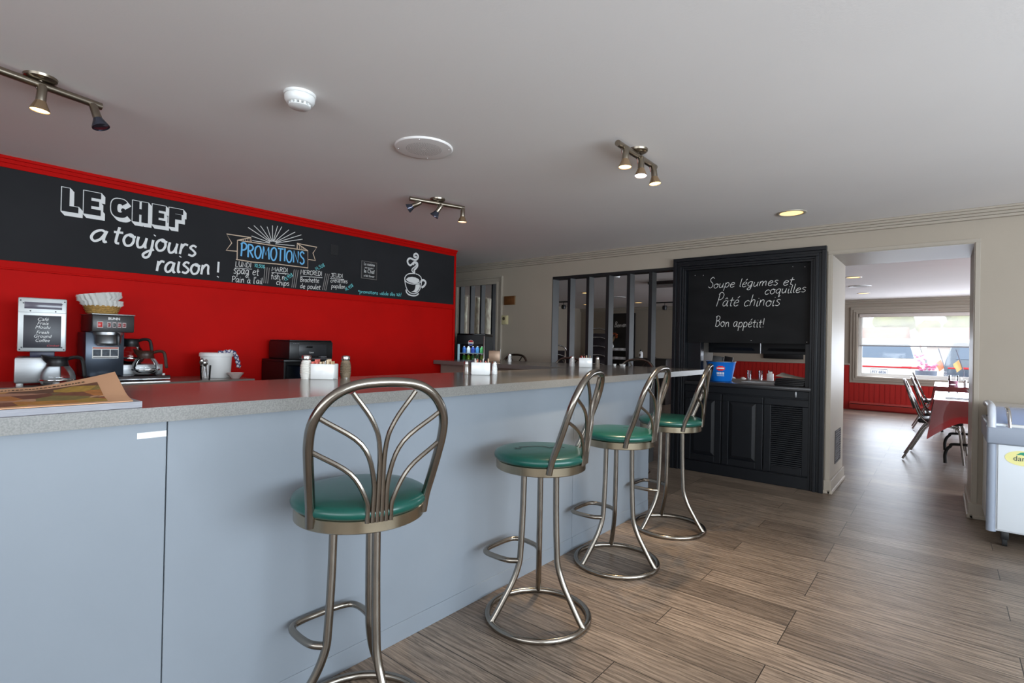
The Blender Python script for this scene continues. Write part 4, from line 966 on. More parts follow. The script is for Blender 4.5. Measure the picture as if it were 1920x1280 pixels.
G().box(-W2 + .012, -W2 + .04, -D2 - .012, -D2 - .006, .14, 1.243, .002).build('door_handle', M('cooler_handle_glow', (170, 208, 222), .3, emit=.25), dr)  # door handle strip given a faint emission of its own
for z in (.35, .62, 1.018, 1.122): G().box(-W2 + .015, W2 - .015, -D2 + .02, D2 - .02, z, z + .008).build('shelf', M('cooler_shelf', (190, 206, 212), .4), t, smooth=False)
l = bpy.data.lights.new('cooler_lamp', 'AREA'); l.energy = .22; l.size = .25; l.size_y = .06; l.shape = 'RECTANGLE'; l.color = (.8, .95, 1)
lo = bpy.data.objects.new('cooler_lamp', l); COL.objects.link(lo); lo.parent = t; lo.location = (0, -D2 + .06, 1.24)
LG = (Vector((1, 0, 0)), Vector((0, 0, 1)), Vector((0, -1, 0)))
g = G(); cz, cy, R_ = 1.262, -D2 - .0075, .034
def seg(a0, a1, mi, yy, r=R_):
    g.mi = mi; P = [(r * math.cos(math.radians(a0 + (a1 - a0) * k / 16)), yy, cz + r * math.sin(math.radians(a0 + (a1 - a0) * k / 16))) for k in range(17)]; g.face(P)
seg(0, 359, 1, cy, .037); seg(15, 165, 0, cy - .001); seg(200, 340, 2, cy - .001)
g.build('round_logo', [M('logo_red', (200, 24, 30), .4), M('logo_white', (232, 228, 214), .4), M('logo_blue', (28, 50, 150), .4)], t, smooth=False)
for j, (z, cols) in enumerate(((1.130, [(60, 110, 190), (220, 226, 230), (40, 70, 160), (70, 140, 200), (90, 190, 110)]), (1.026, [(60, 150, 60), (150, 190, 60), (60, 130, 70), (40, 110, 60), (170, 200, 80)]), (.628, [(150, 80, 40), (40, 60, 140), (30, 100, 60), (40, 50, 120), (150, 40, 40)]))):
    for k, c in enumerate(cols):
        p = Matrix.Rotation(math.radians(28), 3, 'Z') @ Vector((-.125 + .06 * k, -.08, 0))
        b = thing('drink_bottle', 'coloured drink bottle on a shelf inside the glass-door cooler', 'bottle', (-4.72 + p.x, 4.96 + p.y, z + .0005), 0, 'bottles in the drinks cooler')
        G().lathe([(0, 0), (.024, 0), (.026, .006), (.025, .058), (.014, .076), (.010, .08), (0, .08)], n=14).build('bottle_body', M('drink_%d_%d_%d' % c, c, .15), b)
        G().lathe([(.011, .08), (.012, .088), (0, .089)], n=12).build('bottle_cap', WHITE, b)

# ================================================================ HUTCH
t = thing('hutch_cabinet', 'black built-in pass-through hutch with panelled doors and chalkboard above', 'hutch', (-1.485, YB, 0), 0)
def hx(v): return v + 1.485
g = G()   # stepped casing
for a, b, dd in ((0, .035, .05), (.035, .06, .038), (.06, .085, .046), (.085, .105, .03), (.105, .125, .022)):
    g.fr(hx(-2.188) + a, hx(-.800) - a, -dd, -.001, 0, 2.175 - a, b - a, .003, False)
g.box(hx(-2.0655), hx(-2.0595), -.018, .15, 0.0, 2.098).box(hx(-.9055), hx(-.8995), -.018, .15, 0.0, 2.098)
g.build('casing', BLK, t, smooth=False)
G().box(hx(-2.058), hx(-.907), -.02, .10, 2.05, 2.098).build('header', BLK, t, smooth=False)
for a, b in ((-2.058, -1.925), (-.972, -.907)): G().box(hx(a), hx(b), .06, .15, .917, 1.31, .002).build('stile', BLK, t, smooth=False)
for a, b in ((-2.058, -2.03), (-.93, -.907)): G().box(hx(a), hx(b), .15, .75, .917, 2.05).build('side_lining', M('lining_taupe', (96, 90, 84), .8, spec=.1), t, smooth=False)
G().box(hx(-2.055), hx(-.909), .03, .05, 1.308, 2.052, .002).build('chalkboard_panel', M('hutch_board', (19, 19, 20), .6, var=.35, vscale=3, stretch=(1, 1, 2.5), spec=.18), t, smooth=False)
G().box(hx(-2.058), hx(-.906), -.03, .735, .878, .916, .006).build('worktop', M('hutch_worktop', (40, 40, 42), .22), t)
G().box(hx(-2.058), hx(-.907), .003, .73, .0, .877).build('carcass', BLK, t, smooth=False)
G().box(hx(-2.055), hx(-.908), -.012, .002, .812, .876, .003).build('false_drawer', BLK, t, smooth=False)
G().box(hx(-1.035), hx(-1.022), -.02, -.012, .822, .872, .002).build('rail_catch', STEEL, t)
G().box(hx(-2.058), hx(-.907), -.02, .002, .0, .108, .003).build('plinth', BLK, t, smooth=False)
def panel_door(a, b, z0, z1, louver=False):
    g = G(); fr = .062
    g.fr(a, b, -.02, .002, z0, z1, fr, .004)
    d = g.build('door', BLK, t, smooth=False)
    if louver:
        g = G(); n = 30; zz = (z1 - z0 - 2 * fr) / n
        for k in range(n):
            z = z0 + fr + zz * k; g.prism([(a + fr, -.004, z), (a + fr, -.018, z + zz * .15), (a + fr, -.016, z + zz * .55), (a + fr, -.002, z + zz * .8)], (b - a - 2 * fr, 0, 0))
        g.build('louvers', BLK, d, smooth=False)
    else:
        g = G(); o, q = fr - .004, fr + .035
        A = [(a + o, -.006, z0 + o), (b - o, -.006, z0 + o), (b - o, -.006, z1 - o), (a + o, -.006, z1 - o)]; Bq = [(a + q, -.019, z0 + q), (b - q, -.019, z0 + q), (b - q, -.019, z1 - q), (a + q, -.019, z1 - q)]
        for k in range(4): g.face([A[k], A[(k + 1) % 4], Bq[(k + 1) % 4], Bq[k]])
        g.face(Bq); g.build('raised_panel', BLK, d, smooth=False)
    return d
panel_door(hx(-2.048), hx(-1.684), .118, .800); panel_door(hx(-1.676), hx(-1.302), .118, .800); panel_door(hx(-1.294), hx(-.912), .118, .800, True)
for a, b in ((-2.03, -1.49), (-1.484, -.93)):
    fl = G().box(hx(a), hx(b), .60, .62, 1.205, 2.05, .003).build('upper_door', BLK, t, smooth=False)
    g = G(); g.prism([(hx(a) + .05, .60, 1.235), (hx(b) - .05, .60, 1.235), (hx(b) - .08, .59, 1.265), (hx(a) + .08, .59, 1.265)], (0, -.006, 0)); g.build('panel_bevel', BLK, fl, smooth=False)
hh = lambda s, p0, p1, h, **k: handwriting('chalk_lettering', s, (hx(p0[0]), p0[1]), (hx(p1[0]), p1[1]), h, .0046, CHALK, t, y=.029, **k)
hh('Soupe légumes et', (-1.855, 1.862), (-1.075, 1.852), .046, slant=.25, caps=1.6)
hh('coquilles', (-1.322, 1.775), (-.972, 1.78), .044, slant=.25)
hh('Pâté chinois', (-1.772, 1.678), (-1.185, 1.66), .058, slant=.22, caps=1.55)
hh('Bon appétit!', (-1.776, 1.472), (-1.314, 1.462), .048, slant=.1, caps=1.5)
g = G()
for a, z in ((-1.985, 2.00), (-1.90, 1.995), (-1.08, 2.02), (-.98, 2.01), (-1.43, 1.335), (-.955, 1.325)): g.ball((hx(a), .029, z), .0045, (1, .4, 1), 1)
g.build('board_screws', STEEL, t)
# things on the hutch worktop
ZH = .9165
t = thing('beer_bucket', 'bright blue metal bucket with red oval logo on the hutch worktop', 'bucket', (-1.79, 5.60, ZH), 0)
BLUE = M('blue_enamel', (22, 112, 205), .3, .1, var=.05)
G().lathe([(0, .002), (.105, 0), (.108, .004), (.145, .198), (.149, .202), (.145, .204), (.138, .196), (.103, .01), (0, .01)], n=48).build('bucket_body', BLUE, t)
G().tube([(.147 * math.cos(a), .147 * math.sin(a), .200) for a in [2 * PI * i / 48 for i in range(48)]], .004, 8, closed=True).build('rim', STEEL, t)
FR = Vector((.0, -1, 0))
def curved(g, u0, u1, z0, z1, mi, off, n=10):
    """patch following the bucket's side, u = angle in degrees from the front (towards +x)"""
    g.mi = mi
    def f(i, j):
        z = z0 + (z1 - z0) * j; th = math.radians(-90 + 14 + u0 + (u1 - u0) * i); r = .108 + (.145 - .108) * (z - .004) / .194 + off
        return (r * math.cos(th), r * math.sin(th), z)
    g.grid(f, n, 2)
g = G(); curved(g, -15, 20, .118, .148, 0, .001); curved(g, -8, 13, .108, .158, 0, .0011); curved(g, -13, 18, .127, .140, 1, .0016); g.build('oval_logo', [M('bucket_red', (214, 30, 40), .4), PAINTW], t)
g = G()
for k in range(5): curved(g, -14 + 7 * k, -9.5 + 7 * k, .070, .094, 0, .0012, 3)
curved(g, -14, 20, .056, .060, 0, .0012); g.build('logo_lettering', PAINTW, t)
for lb, x, y, rz, w in (('black menu holder leaning in the blue bucket, left one', -1.85, 5.61, .3, .055), ('black menu holder leaning in the blue bucket, right one', -1.735, 5.59, -.2, .045)):
    tag(G().box(-w, w, -.006, .006, .02, .255, .003).xf(Matrix.Translation((x, y, ZH)) @ Matrix.Rotation(rz, 4, 'Z') @ Matrix.Rotation(.12, 4, 'Y')).build('menu_holder', BLKP), lb, 'menu holder')
t = thing('paper_cup', 'plain white paper cup left of the blue bucket', 'cup', (-1.985, 5.535, ZH), 0)
G().lathe([(0, 0), (.040, 0), (.046, .118), (.043, .118), (.037, .006), (0, .006)], n=28).build('cup_body', M('cup_blueish', (168, 172, 190), .6), t)
tag(G().box(-.15, .15, -.11, .11, 0, .002).xf(Matrix.Translation((-1.43, 5.72, ZH)) @ Matrix.Rotation(-.1, 4, 'Z')).build('paper_sheet', PAPER, smooth=False), 'white paper sheet lying on the hutch worktop', 'paper')
t = thing('menu_stack', 'stack of black menus with curling white papers on the hutch worktop', 'menus', (-1.10, 5.56, ZH), -.05)
for k in range(4):
    G().box(-.135 + .004 * k, .12 + .003 * k, -.13, .12, .016 * k + .0005, .016 * k + .015, .003).build('menu', BLKP, t)
G().grid(lambda i, j: (-.13 + .25 * i, -.12 + .24 * j, .066 + .045 * (1 - i) ** 1.5 * (.4 + .6 * j)), 12, 4).build('loose_paper', M('cream_paper', (206, 196, 182), .85), t)

# vent grille in the doorway reveal
t = thing('vent_grille', 'dark metal vent grille low in the doorway reveal', 'vent', (-.757, 5.742, .367), 0)
g = G().box(0, .006, -.16, .16, -.15, -.135).box(0, .006, -.16, .16, .135, .15).box(0, .006, -.16, -.148, -.135, .135).box(0, .006, .148, .16, -.135, .135); g.build('vent_frame', M('vent_dark', (58, 54, 56), .5), t, smooth=False)
g = G()
for k in range(12): g.box(.001, .005, -.148, .148, -.13 + .022 * k, -.118 + .022 * k)
g.build('vent_slats', M('vent_dark2', (74, 70, 72), .5), t, smooth=False)
G().box(0, .001, -.15, .15, -.14, .14).build('vent_back', BLKG, t, smooth=False)

# ================================================================ FREEZER
t = thing('chest_freezer', 'white chest freezer with grey trim and sliding glass lid by the doorway', 'freezer', (.232, 4.64, 0), 0)
FW = M('freezer_white', (226, 231, 236), .3); FG = M('freezer_grey', (150, 158, 172), .35)
G().box(.004, 1.25, .01, .60, .10, .80, .012).build('cabinet', FW, t)
G().box(.05, 1.2, -.001, .012, .115, .665, .002).build('front_panel', FW, t)
for x in (.022,): G().tube([(x, .026, .095), (x, .026, .67)], .026, 16).build('corner_post', FG, t)
G().box(-.008, 1.25, -.012, .05, .665, .785, .014, 3).build('front_rim', FG, t)
G().box(-.008, .045, .05, .61, .665, .80, .012, 3).build('side_rim', FG, t)
P = catmull([(.018, .0, .77), (.018, .02, .85), (.018, .06, .893), (.018, .14, .905), (.018, .35, .905), (.018, .56, .89)], 5)
G().tube(P, .022, 12).build('lid_rail', M('freezer_light_grey', (196, 200, 208), .3), t)
P = catmull([(.105, .0, .77), (.102, .02, .84), (.098, .06, .885), (.095, .12, .895)], 5); G().tube(P, .012, 10).build('lid_bracket', CHROMEB, t)
G().grid(lambda i, j: (.04 + 1.2 * i, .03 + .55 * j, .80 + .095 * math.sin(min(1, j * 2.2) * PI / 2)), 6, 12).build('glass_lid', M('freezer_glass_lid', (150, 164, 196), .1, .0, coat=1.0), t)
G().box(.11, 1.24, -.005, .012, .782, .80, .003).build('lid_trim', WHITE, t)
st = G().lathe([(0, .0018), (.0865, .0018), (.087, 0)], c=(.168, -.0012, .59), n=48, axis=(0, -1, 0), wob=lambda i, th, r, h: (r, h)).build('oval_sticker', M('sticker_yellow', (232, 224, 150), .5), t)
st.scale = (1, 1, .55); st.location = (0, 0, .59 * .45)
g = G(); g.face([(.168 + x * .0009, -.0036, .607 + z * .001) for x, z in ((-38, 2), (-15, 20), (10, 24), (40, 8), (20, -4), (-10, 6))]); g.build('sticker_leaf', M('leaf_green', (30, 140, 110), .5), t, smooth=False)
lettering('sticker_lettering', 'dana', .045, '-y', (.160, -.0036, .573), M('sticker_ink', (36, 60, 70), .5), t, width=.078)
for x in (.09, 1.15):
    for y in (.06, .54):
        c = G().cyl((x - .012, y, .028), (x + .012, y, .028), .028, n=18).build('caster', RUBBER, t); G().box(x - .02, x + .02, y - .022, y + .022, .045, .10, .004).build('caster_fork', BLKP, c)

# ================================================================ DINING ROOM
DCH = M('chair_chrome', (176, 172, 170), .18, 1.0); UPH = M('dark_vinyl', (34, 27, 30), .4)
def make_chair():
    t = thing('dining_chair', 'x', 'chair', (0, 0, 0), 0, 'chrome-framed dining chairs')
    for s in (-1, 1):
        y = .2 * s
        P = catmull([(-.335, y, .012), (-.24, y, .2), (-.155, y, .37), (-.09, y, .425), (.0, y, .425), (.10, y, .422), (.16, y, .39), (.185, y, .25), (.21, y, .012)], 6)
        G().tube(P, .0115, 10).build('leg_frame', DCH, t)
    half = [(.2, .43), (.2, .52), (.2, .66), (.198, .78), (.17, .875), (.1, .915), (0, .925)]
    path = half + [(-u, v) for u, v in half[-2::-1]]
    bk = lambda v: -.14 - .2 * max(0, (v - .43) / .5) ** 1.0
    G().tube(catmull([(bk(v) + (.05 if v < .45 else 0), u, v) for u, v in path], 5), .0115, 10).build('back_hoop', DCH, t)
    G().box(-.2, .2, -.19, .19, .44, .492, .02, 3).build('seat', UPH, t)
    g = G().grid(lambda i, j: (bk(.62 + .19 * j) + .012 - .015 * math.sin(PI * i), -.165 + .33 * i, .58 + .25 * j), 10, 6)
    g.grid(lambda i, j: (bk(.62 + .19 * j) - .018 - .015 * math.sin(PI * i), -.165 + .33 * i, .58 + .25 * j), 10, 6); g.build('backrest', UPH, t)
    return t
CH = make_chair(); first = [True]
def chair(x, y, rz, label, z=0, group=None):
    o = CH if first[0] else copy_tree(CH); first[0] = False
    o.location = (x, y, z); o.rotation_euler = (0, 0, rz); o['label'] = label
    if group: o['group'] = group
    return o
chair(-.02, 7.85, 0, 'chrome dining chair nearest the doorway at the red-clothed table')
chair(.02, 8.60, 0.03, 'chrome dining chair second from the doorway at the red-clothed table')
chair(-.05, 10.95, 0.05, 'chrome dining chair at the farther red table by the window')
for k in range(3): chair(-5.46 - .006 * k, 7.87, -.95 + PI, ['bottom', 'middle', 'topmost'][k] + ' chair of the low stack seen between the jamb and first slat', z=.165 * k, group='low stack of dining chairs behind the slats')
for k in range(5): chair(-5.22 - .004 * k, 8.87 + .006 * k, -.95 + PI, ['bottom', 'second', 'third', 'fourth', 'topmost'][k] + ' chair of the stack seen through the slats', z=.165 * k, group='stacked dining chairs behind the slats')
TC = M('red_tablecloth', (176, 10, 22), .35, coat=.4); PLAS = glass('clear_plastic_cover', (.97, .95, .96), 1.0, 1.5)
def dtable(x0, x1, y0, y1, lab, lab2, z=.735, drop=.236):
    cx, cy = (x0 + x1) / 2, (y0 + y1) / 2
    t = thing('dining_table', lab, 'table', (cx, cy, 0), 0, 'dining tables under red cloths')
    a, b = (x1 - x0) / 2, (y1 - y0) / 2
    G().box(-a + .01, a - .01, -b + .01, b - .01, z - .03, z - .004, .004).build('tabletop', M('table_brown', (80, 60, 48), .5), t)
    for s in (-1, 1):
        yy = s * (b - .28)
        P = catmull([(-a + .10, yy, .01), (-a + .10, yy, .12), (-a + .14, yy, .20), (-a + .24, yy, .235), (a - .24, yy, .235), (a - .14, yy, .20), (a - .10, yy, .12), (a - .10, yy, .01)], 5)
        G().tube(P, .016, 8).build('leg', RUBBER, t)
        for u in (-.12, .12): G().tube([(u, yy, .235), (u, yy, z - .03)], .015, 8).build('leg_post', RUBBER, t)
    def clothmesh(off, dr, nm, mat, par, th=0):
        # top sheet plus hanging skirts with pointed corner folds
        g = G(); A, Bq, Z = a + off, b + off, z + off
        g.face([(-A, -Bq, Z), (A, -Bq, Z), (A, Bq, Z), (-A, Bq, Z)])
        def edge(p, q, out):
            n = 28; p, q, out = Vector(p), Vector(q), Vector(out)
            def f(i, j):
                s_ = min(i, 1 - i) * (q - p).length; crn = max(0, 1 - s_ / .22)
                w = .012 * math.sin(i * 19) * j + .05 * crn * j
                along = (q - p).normalized() * ((-1 if i < .5 else 1) * .06 * crn * j)
                return p.lerp(q, i) + out * (w + .012 * j) + along + Vector((0, 0, -(dr + .20 * crn ** 1.3) * j))
            g.grid(f, n, 5)
        edge((-A, -Bq, Z), (A, -Bq, Z), (0, -1, 0)); edge((A, -Bq, Z), (A, Bq, Z), (1, 0, 0)); edge((A, Bq, Z), (-A, Bq, Z), (0, 1, 0)); edge((-A, Bq, Z), (-A, -Bq, Z), (-1, 0, 0))
        return g.build(nm, mat, par, ang=60)
    c = thing('tablecloth', lab2, 'tablecloth', (cx, cy, 0), 0, 'red tablecloths with plastic covers')
    clothmesh(.0, drop, 'red_cloth', TC, c); clothmesh(.006, drop * .72, 'plastic_cover', PLAS, c)
    return z + .0065
za = dtable(-.07, 1.15, 7.42, 9.0, 'folding dining table nearest the doorway, black curved feet', 'red tablecloth under clear plastic on the table nearest the doorway')
dtable(-.10, 1.15, 10.35, 11.9, 'folding dining table farther back near the window', 'red tablecloth under clear plastic on the table near the window')
dtable(-3.2, -1.9, 9.0, 10.4, 'dining table seen through the hutch opening', 'red tablecloth on the table behind the hutch')
tag(G().box(.02, .42, 7.60, 7.88, za, za + .003).build('placemat', M('grey_placemat', (150, 150, 156), .5), smooth=False), 'grey printed placemat on the nearest red table', 'placemat')
for x, y, lb in ((.33, 10.62, 'small dark pepper shaker on the table by the window'), (.27, 10.75, 'small white salt shaker on the table by the window')):
    s = shaker(lb, x, y, 'pepper' if 'pepper' in lb else 'salt', .10, .024); s.location.z = za; s['group'] = 'shakers on the dining tables'
t = thing('water_jug', 'clear plastic water jug on the table by the window', 'jug', (.13, 11.2, za), 0)
G().lathe([(0, 0), (.055, 0), (.06, .006), (.066, .15), (.063, .15), (.055, .01), (0, .008)], n=28).build('jug_body', GLASS, t)
G().lathe([(0, .006), (.055, .006), (.06, .06), (0, .06)], n=24).build('contents', M('pink_packets', (206, 150, 170), .5), t)
G().tube(catmull([(.064, 0, .13), (.10, 0, .125), (.105, 0, .07), (.06, 0, .04)], 4), .007, 8).build('handle', GLASS, t)
# cups and glasses on the table behind the hutch
for k, (x, y) in enumerate(((-2.82, 9.3), (-2.52, 9.35), (-2.38, 9.5), (-2.28, 9.7))):
    t = thing('upturned_glass', 'tilted clear glass on the red table seen through the hutch', 'glass', (x, y, za), .3 * k, 'glasses on the table behind the hutch')
    G().lathe([(.028, 0), (.038, .15), (.036, .15), (.026, .002)], n=18).build('glass_body', glass('table_glass', (.9, .92, .95)), t); G().lathe([(0, 0), (.028, 0), (.028, .02), (0, .02)], n=18).build('glass_foot', PAPER, t)
t = thing('napkin_box', 'white napkin box on the red table seen through the hutch', 'napkins', (-2.17, 9.25, za), .2); G().box(-.05, .05, -.04, .04, 0, .12, .006).build('box_body', CERAM, t); G().box(-.03, .03, -.004, .004, .10, .15, .001).build('napkin', PAPER, t)
for k, (x, y) in enumerate(((-2.55, 9.1), (-2.72, 9.12))):
    t = thing('crumpled_napkin', 'crumpled white napkin on the red table seen through the hutch', 'napkin', (x, y, za), 0, 'napkins on the table behind the hutch'); G().ball((0, 0, .022), .04, (1.2, 1, .55), 2, .18).build('napkin_body', PAPER, t)
# heater, roller blind
t = thing('baseboard_heater', 'long red baseboard heater under the far window', 'heater', (-.6, YF - .022, 0), 0)
HR = M('heater_red', (150, 34, 24), .45)
G().prism([(-.95, 0, .03), (-.95, -.06, .03), (-.95, -.065, .12), (-.95, -.03, .175), (-.95, 0, .175)], (2.4, 0, 0)).build('heater_case', HR, t, smooth=False)
G().box(-.94, 1.44, -.066, -.05, .128, .138).build('heater_slot', BLKG, t, smooth=False)
BL = bpy.data.materials.new('screen_blind'); BL.use_nodes = True; nt = BL.node_tree; nt.nodes.remove(nt.nodes['Principled BSDF'])
tr = nt.nodes.new('ShaderNodeBsdfTransparent'); tl = nt.nodes.new('ShaderNodeBsdfTranslucent'); tl.inputs[0].default_value = (.95, .93, .9, 1); mx = nt.nodes.new('ShaderNodeMixShader'); mx.inputs[0].default_value = .42
nt.links.new(tr.outputs[0], mx.inputs[1]); nt.links.new(tl.outputs[0], mx.inputs[2]); nt.links.new(mx.outputs[0], nt.nodes['Material Output'].inputs[0])
t = thing('roller_blind', 'pale see-through roller blind lowered over the upper half of the far window', 'blind', (0, YF + .02, 0), 0)
G().box(WX0 + .03, WX1 - .03, 0, .003, 1.385, 2.0).build('blind_fabric', BL, t, smooth=False)
G().box(WX0 + .02, WX1 - .02, -.045, .045, 1.985, 2.058, .01).build('cassette', M('blind_cassette', (214, 204, 196), .5), t)
G().cyl((WX0 + .03, .0015, 1.378), (WX1 - .03, .0015, 1.378), .012, n=12).build('bottom_bar', M('blind_bar', (150, 148, 150), .4), t)
# welcome stand, bottle, side tables seen through the slats
t = thing('welcome_stand', 'tall black welcome chalkboard stand with shelves, behind the slats', 'stand', (-6.86, 13.0, 0), 0)
G().box(-.42, .42, .0, .04, 0, 2.17, .004).build('board', BLKP, t)
for z in (.88, 1.12): G().box(-.4, .4, -.22, 0, z, z + .02).build('shelf', BLKP, t, smooth=False)
for s in (-.41, .39): G().box(s, s + .02, -.22, 0, 0, 1.14).build('side_panel', BLKP, t, smooth=False)
handwriting('chalk_lettering', 'Bienvenue', (-.20, 1.79), (.27, 1.80), .07, .012, CHALK, t, y=-.002, slant=.3, caps=1.4)
G().ball((.27, -.01, 1.62), .045, (1, .3, .8), 2).build('hook_disc', STEEL, t)
for z in (1.1405, .9005):
    for k in range(4):
        o = G().box(-.085, .085, -.07, .07, 0, .072, .004).build('menu_packet', M('packet_print', (200, 200, 204), .5, var=.35, vscale=14)); o.location = (-7.15 + .17 * k + (.05 if k else -.02), 12.89, z)
        tag(o, 'printed white packet on a shelf of the welcome stand', 'packet', 'packets on the welcome stand')
t = thing('flower_vase', 'vase of orange dried flowers on the welcome stand', 'vase', (-7.06, 12.88, 1.213), 0)
G().lathe([(0, 0), (.04, 0), (.06, .05), (.03, .10), (.035, .12), (.03, .12), (.02, .1), (0, .09)], n=20).build('vase_body', CERAM, t)
g = G()
for k in range(9): g.ball((random.uniform(-.1, .14), random.uniform(-.03, .03), random.uniform(.26, .40)), .04, (1.2, .6, .7), 1, .3)
g.build('flowers', M('dried_orange', (150, 70, 34), .8), t)
g = G()
for k in range(6): g.tube([(0, 0, .1), (random.uniform(-.1, .12), 0, .32)], .004, 5)
g.build('stems', M('stem_tan', (150, 130, 96), .8), t)
t = thing('side_cabinet', 'low dark cabinet behind the slats carrying a white bottle', 'cabinet', (-5.1, 11.1, 0), 0)
G().box(-.45, .45, -.2, .2, 0, .985, .005).build('cabinet_body', M('dark_cabinet', (36, 30, 28), .5), t); G().box(-.47, .47, -.22, .22, .985, 1.005, .004).build('cabinet_top', M('dark_cabinet_top', (30, 26, 24), .4), t)
t = thing('white_bottle', 'white squeeze bottle with black cap behind the slats', 'bottle', (-5.29, 11.0, 1.0055), 0)
G().lathe([(0, 0), (.045, 0), (.047, .01), (.045, .12), (.02, .15), (0, .15)], n=20).build('bottle_body', WHITE, t); G().lathe([(.022, .15), (.022, .18), (.008, .19), (0, .19)], n=14).build('bottle_cap', BLKP, t); G().box(-.015, .015, -.048, -.044, .03, .09).build('bottle_label', M('label_dark', (90, 60, 60), .5), t, smooth=False)
t = thing('black_post', 'short black post end standing before the red wainscot behind the slats', 'post', (-5.95, 13.1, 0), 0)
G().box(-.07, .07, -.05, .05, 0, 1.0, .006).build('post_body', BLKP, t); G().box(-.1, .1, -.08, .08, 0, .03, .004).build('post_foot', BLKP, t)
t = thing('wall_panel', 'dark framed panel low on the far wall, seen through the hutch', 'panel', (-2.87, YF - .024, 1.12), 0)
G().box(-.42, .42, -.02, -.002, -.075, .09, .003).build('panel_board', BLKP, t); G().box(-.43, .43, -.025, -.012, .08, .1, .003).build('panel_ledge', BLKP, t)

# ================================================================ OUTSIDE THE FAR WINDOW
struct(G().box(-40, 40, 13.6, 90, -.35, -.06).build('outside_ground', M('asphalt', (150, 150, 150), .9, var=.08, vscale=2), smooth=False))
WHC = M('car_white_paint', (236, 238, 240), .2, coat=1.0); CGL = M('car_glass', (70, 92, 116), .06, coat=1.0); REDL = M('tail_light_red', (214, 30, 44), .2, coat=.8)
def car(label, x, y, paint, rz=0, plate=None):
    t = thing('car', label, 'car', (x, y, -.06), rz, 'parked cars outside the window')
    prof = [(0, .38), (.02, .62), (.03, .95), (.10, 1.12), (.32, 1.58), (.5, 1.66), (1.6, 1.70), (2.4, 1.62), (3.25, 1.14), (4.2, .98), (4.42, .8), (4.45, .42)]
    g = G(); n = 11; W = .93
    rows = []
    for k, (s, sh) in enumerate(((-1, .10), (-1, .03), (-.97, 0), (.97, 0), (1, .03), (1, .10))):
        rows.append([(s * (W - .0) * (1 - .22 * max(0, (z - 1.05)) / .65), yy + sh * .6 * (1 if yy < 2 else -1), z - sh * .5 * (z > 1)) for yy, z in prof])
    g.grid(lambda i, j: rows[round(i * 5)][round(j * (len(prof) - 1))], 5, len(prof) - 1)
    for r in (rows[0], rows[-1]): g.face(r)
    b = g.build('body', paint, t, ang=35)
    G().box(-.9, .9, .02, 4.4, .2, .42, .03).build('underbody', BLKP, t)
    def quad(nm, pts, mat, par): 
        q = G().face(pts); return q.build(nm, mat, par, smooth=False)
    rw = quad('rear_window', [(-.70, .105, 1.16), (.70, .105, 1.16), (.60, .29, 1.52), (-.60, .29, 1.52)], CGL, t)
    for u in (-.33, .20): G().box(u - .12, u + .12, .35, .38, 1.2, 1.44, .03).build('headrest', M('headrest_pale', (196, 200, 190), .8), rw)
    for s in (-1, 1):
        xx = s * .90
        quad('side_window', [(xx, .6, 1.12), (xx, 2.9, 1.12), (xx * .87, 2.35, 1.53), (xx * .87, .65, 1.55)], CGL, t)
    G().box(-.86, .86, .012, .05, .905, .945, .01).build('light_bar', REDL, t)
    for s in (-1, 1): G().prism([(s * .45, .015, .93), (s * .93, .05, .84), (s * .93, .05, .96), (s * .45, .015, .955)], (0, .05, 0)).build('tail_light', REDL, t)
    if plate:
        p = G().box(-.20, .16, -.004, .02, .72, .865, .006).build('licence_plate', PAPER, t)
        g = G(); q = [(-.195, -.006, .725), (.155, -.006, .725), (.155, -.006, .86), (-.195, -.006, .86), (-.195, -.006, .725)]; g.ribbon(q, .012, (0, -1, 0)); g.build('plate_border', CGL, p, smooth=False)
        lettering('plate_lettering', plate, .10, '-y', (-.02, -.008, .755), M('plate_blue', (60, 90, 140), .5), p, width=.30)
    for s in (-1, 1):
        for yy in (.85, 3.55): G().lathe([(0, -.1), (.33, -.1), (.34, -.06), (.34, .06), (.33, .1), (0, .1)], c=(s * .84, yy, .34), n=24, axis=(1, 0, 0)).build('wheel', RUBBER, t)
    return t
car('white car parked with its rear to the window, red light bar and plate', -1.27, 16.6, WHC, 0, 'F5Y 6826')
car('dark blue-grey car parked right of the white car', .95, 17.6, M('car_dark_paint', (70, 86, 104), .2, coat=1.0), math.radians(0))
t = thing('flower_planter', 'planter of pink flowers outside between the two cars', 'planter', (-.30, 15.2, -.06), 0)
G().lathe([(0, 0), (.14, 0), (.2, .9), (.18, .9), (0, .85)], n=20).build('planter_pot', M('planter_grey', (120, 130, 150), .5), t)
g = G()
for k in range(26): g.ball((random.uniform(-.2, .2), random.uniform(-.15, .15), random.uniform(.92, 1.28)), .035, (1, 1, .8), 1, .3)
g.build('flowers', M('pink_petals', (232, 130, 170), .7), t)
for k, (x, y, h, c, lb) in enumerate(((.05, 15.6, 1.42, (236, 150, 110), 'orange flag leaning outside beyond the window, left one'), (.36, 15.5, 1.40, (244, 196, 130), 'amber flag leaning outside beyond the window, right one'))):
    t = thing('garden_flag', lb, 'flag', (x, y, -.06), 0)
    G().tube([(0, 0, 0), (.0, 0, .9), (-.14, 0, h)], .012, 6).build('flag_pole', M('pole_grey', (100, 104, 120), .4), t)
    G().grid(lambda i, j: (-.02 - .10 * i - .07 * j, .02 * math.sin(5 * i), .98 + .19 * j - .10 * i + .02 * math.sin(6 * j)), 8, 4).build('flag_cloth', M('flag_%d' % k, c, .7), t)
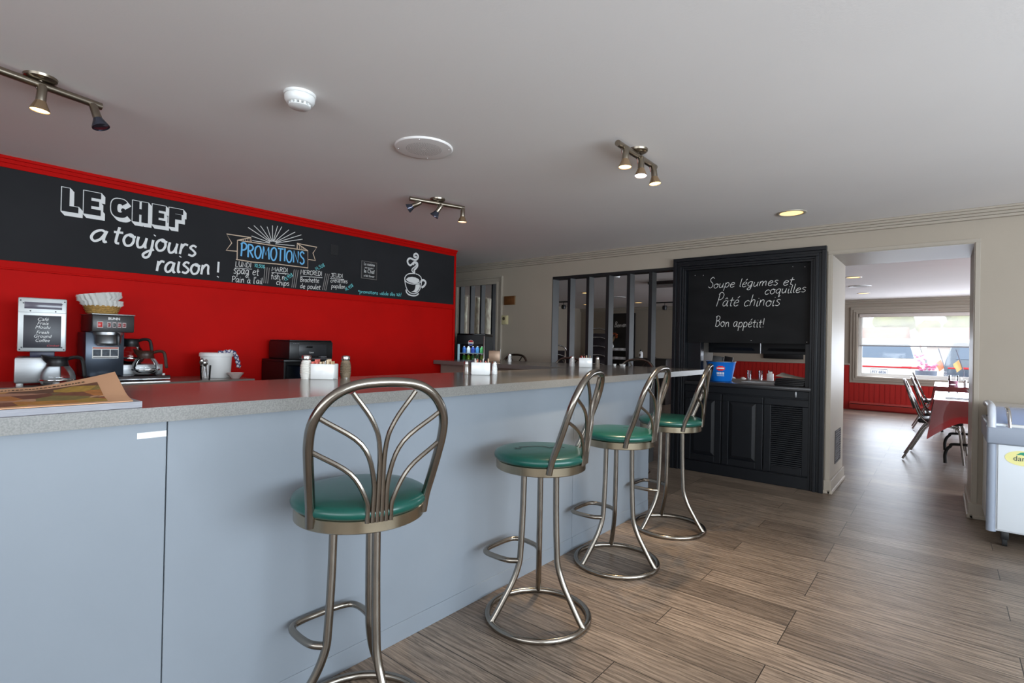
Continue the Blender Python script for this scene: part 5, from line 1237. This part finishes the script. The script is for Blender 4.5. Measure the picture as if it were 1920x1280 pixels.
def house(label, x0, x1, y, ze, zr, wall, roof):
    t = thing('house', label, 'house', ((x0 + x1) / 2, y, -.06), 0, 'bungalows across the street'); w = (x1 - x0) / 2
    G().box(-w, w, 0, 7, 0, ze).build('walls', wall, t, smooth=False)
    g = G(); g.prism([(-w - .4, -.5, ze), (-w - .4, 7.5, ze), (-w - .4, 3.5, zr)], (2 * w + .8, 0, 0)); g.build('roof', roof, t, smooth=False)
    G().box(-w - .4, w + .4, -.52, -.45, ze - .12, ze + .02).build('fascia', WHITE, t, smooth=False)
    for u in (-.45, .35):
        f = G().box(u * w - .7, u * w + .7, -.03, .0, ze * .42, ze * .82).build('window', WHITE, t, smooth=False); G().box(u * w - .63, u * w + .63, -.04, -.03, ze * .46, ze * .78).build('pane', M('house_pane', (120, 104, 96), .2), f, smooth=False)
    return t
ROOF = M('red_brown_roof', (176, 112, 92), .8, var=.1, vscale=3)
house('white bungalow with red-brown roof across the street, left one', -6.2, -1.95, 34, 2.0, 2.75, WHITE, ROOF)
house('brick bungalow with red-brown roof across the street, right one', -.7, 6.0, 36, 1.75, 2.8, M('pale_brick_wall', (226, 214, 206), .8), ROOF)
LEAF = M('leaf_olive', (150, 158, 92), .8, var=.3, vscale=2)
for k, (x, y, r, h, lb) in enumerate(((-5.6, 44, .8, 3.7, 'small pointed tree behind the left bungalow roof'), (-3.5, 47, 1.1, 4.3, 'round olive tree behind the white bungalow'), (-2.2, 50, .9, 4.3, 'second round olive tree behind the white bungalow'), (-.7, 47, .8, 3.4, 'low olive tree behind the gap between bungalows'), (.7, 50, 1.0, 4.3, 'round olive tree behind the brick bungalow'), (2.6, 47, 1.3, 4.6, 'large olive tree behind the brick bungalow'))):
    t = thing('street_tree', lb, 'tree', (x, y, -.06), 0, 'trees beyond the bungalows')
    g = G()
    for q in range(9): g.ball((random.uniform(-.6, .6) * r, random.uniform(-.4, .4) * r, h - r * .6 + random.uniform(-.5, .5) * r), r * random.uniform(.4, .6), (1, 1, .9), 2, .12)
    g.build('crown', LEAF, t); G().tube([(0, 0, 0), (0, 0, h - r)], [.15, .1], 8).build('trunk', M('tree_bark', (110, 94, 80), .9), t)
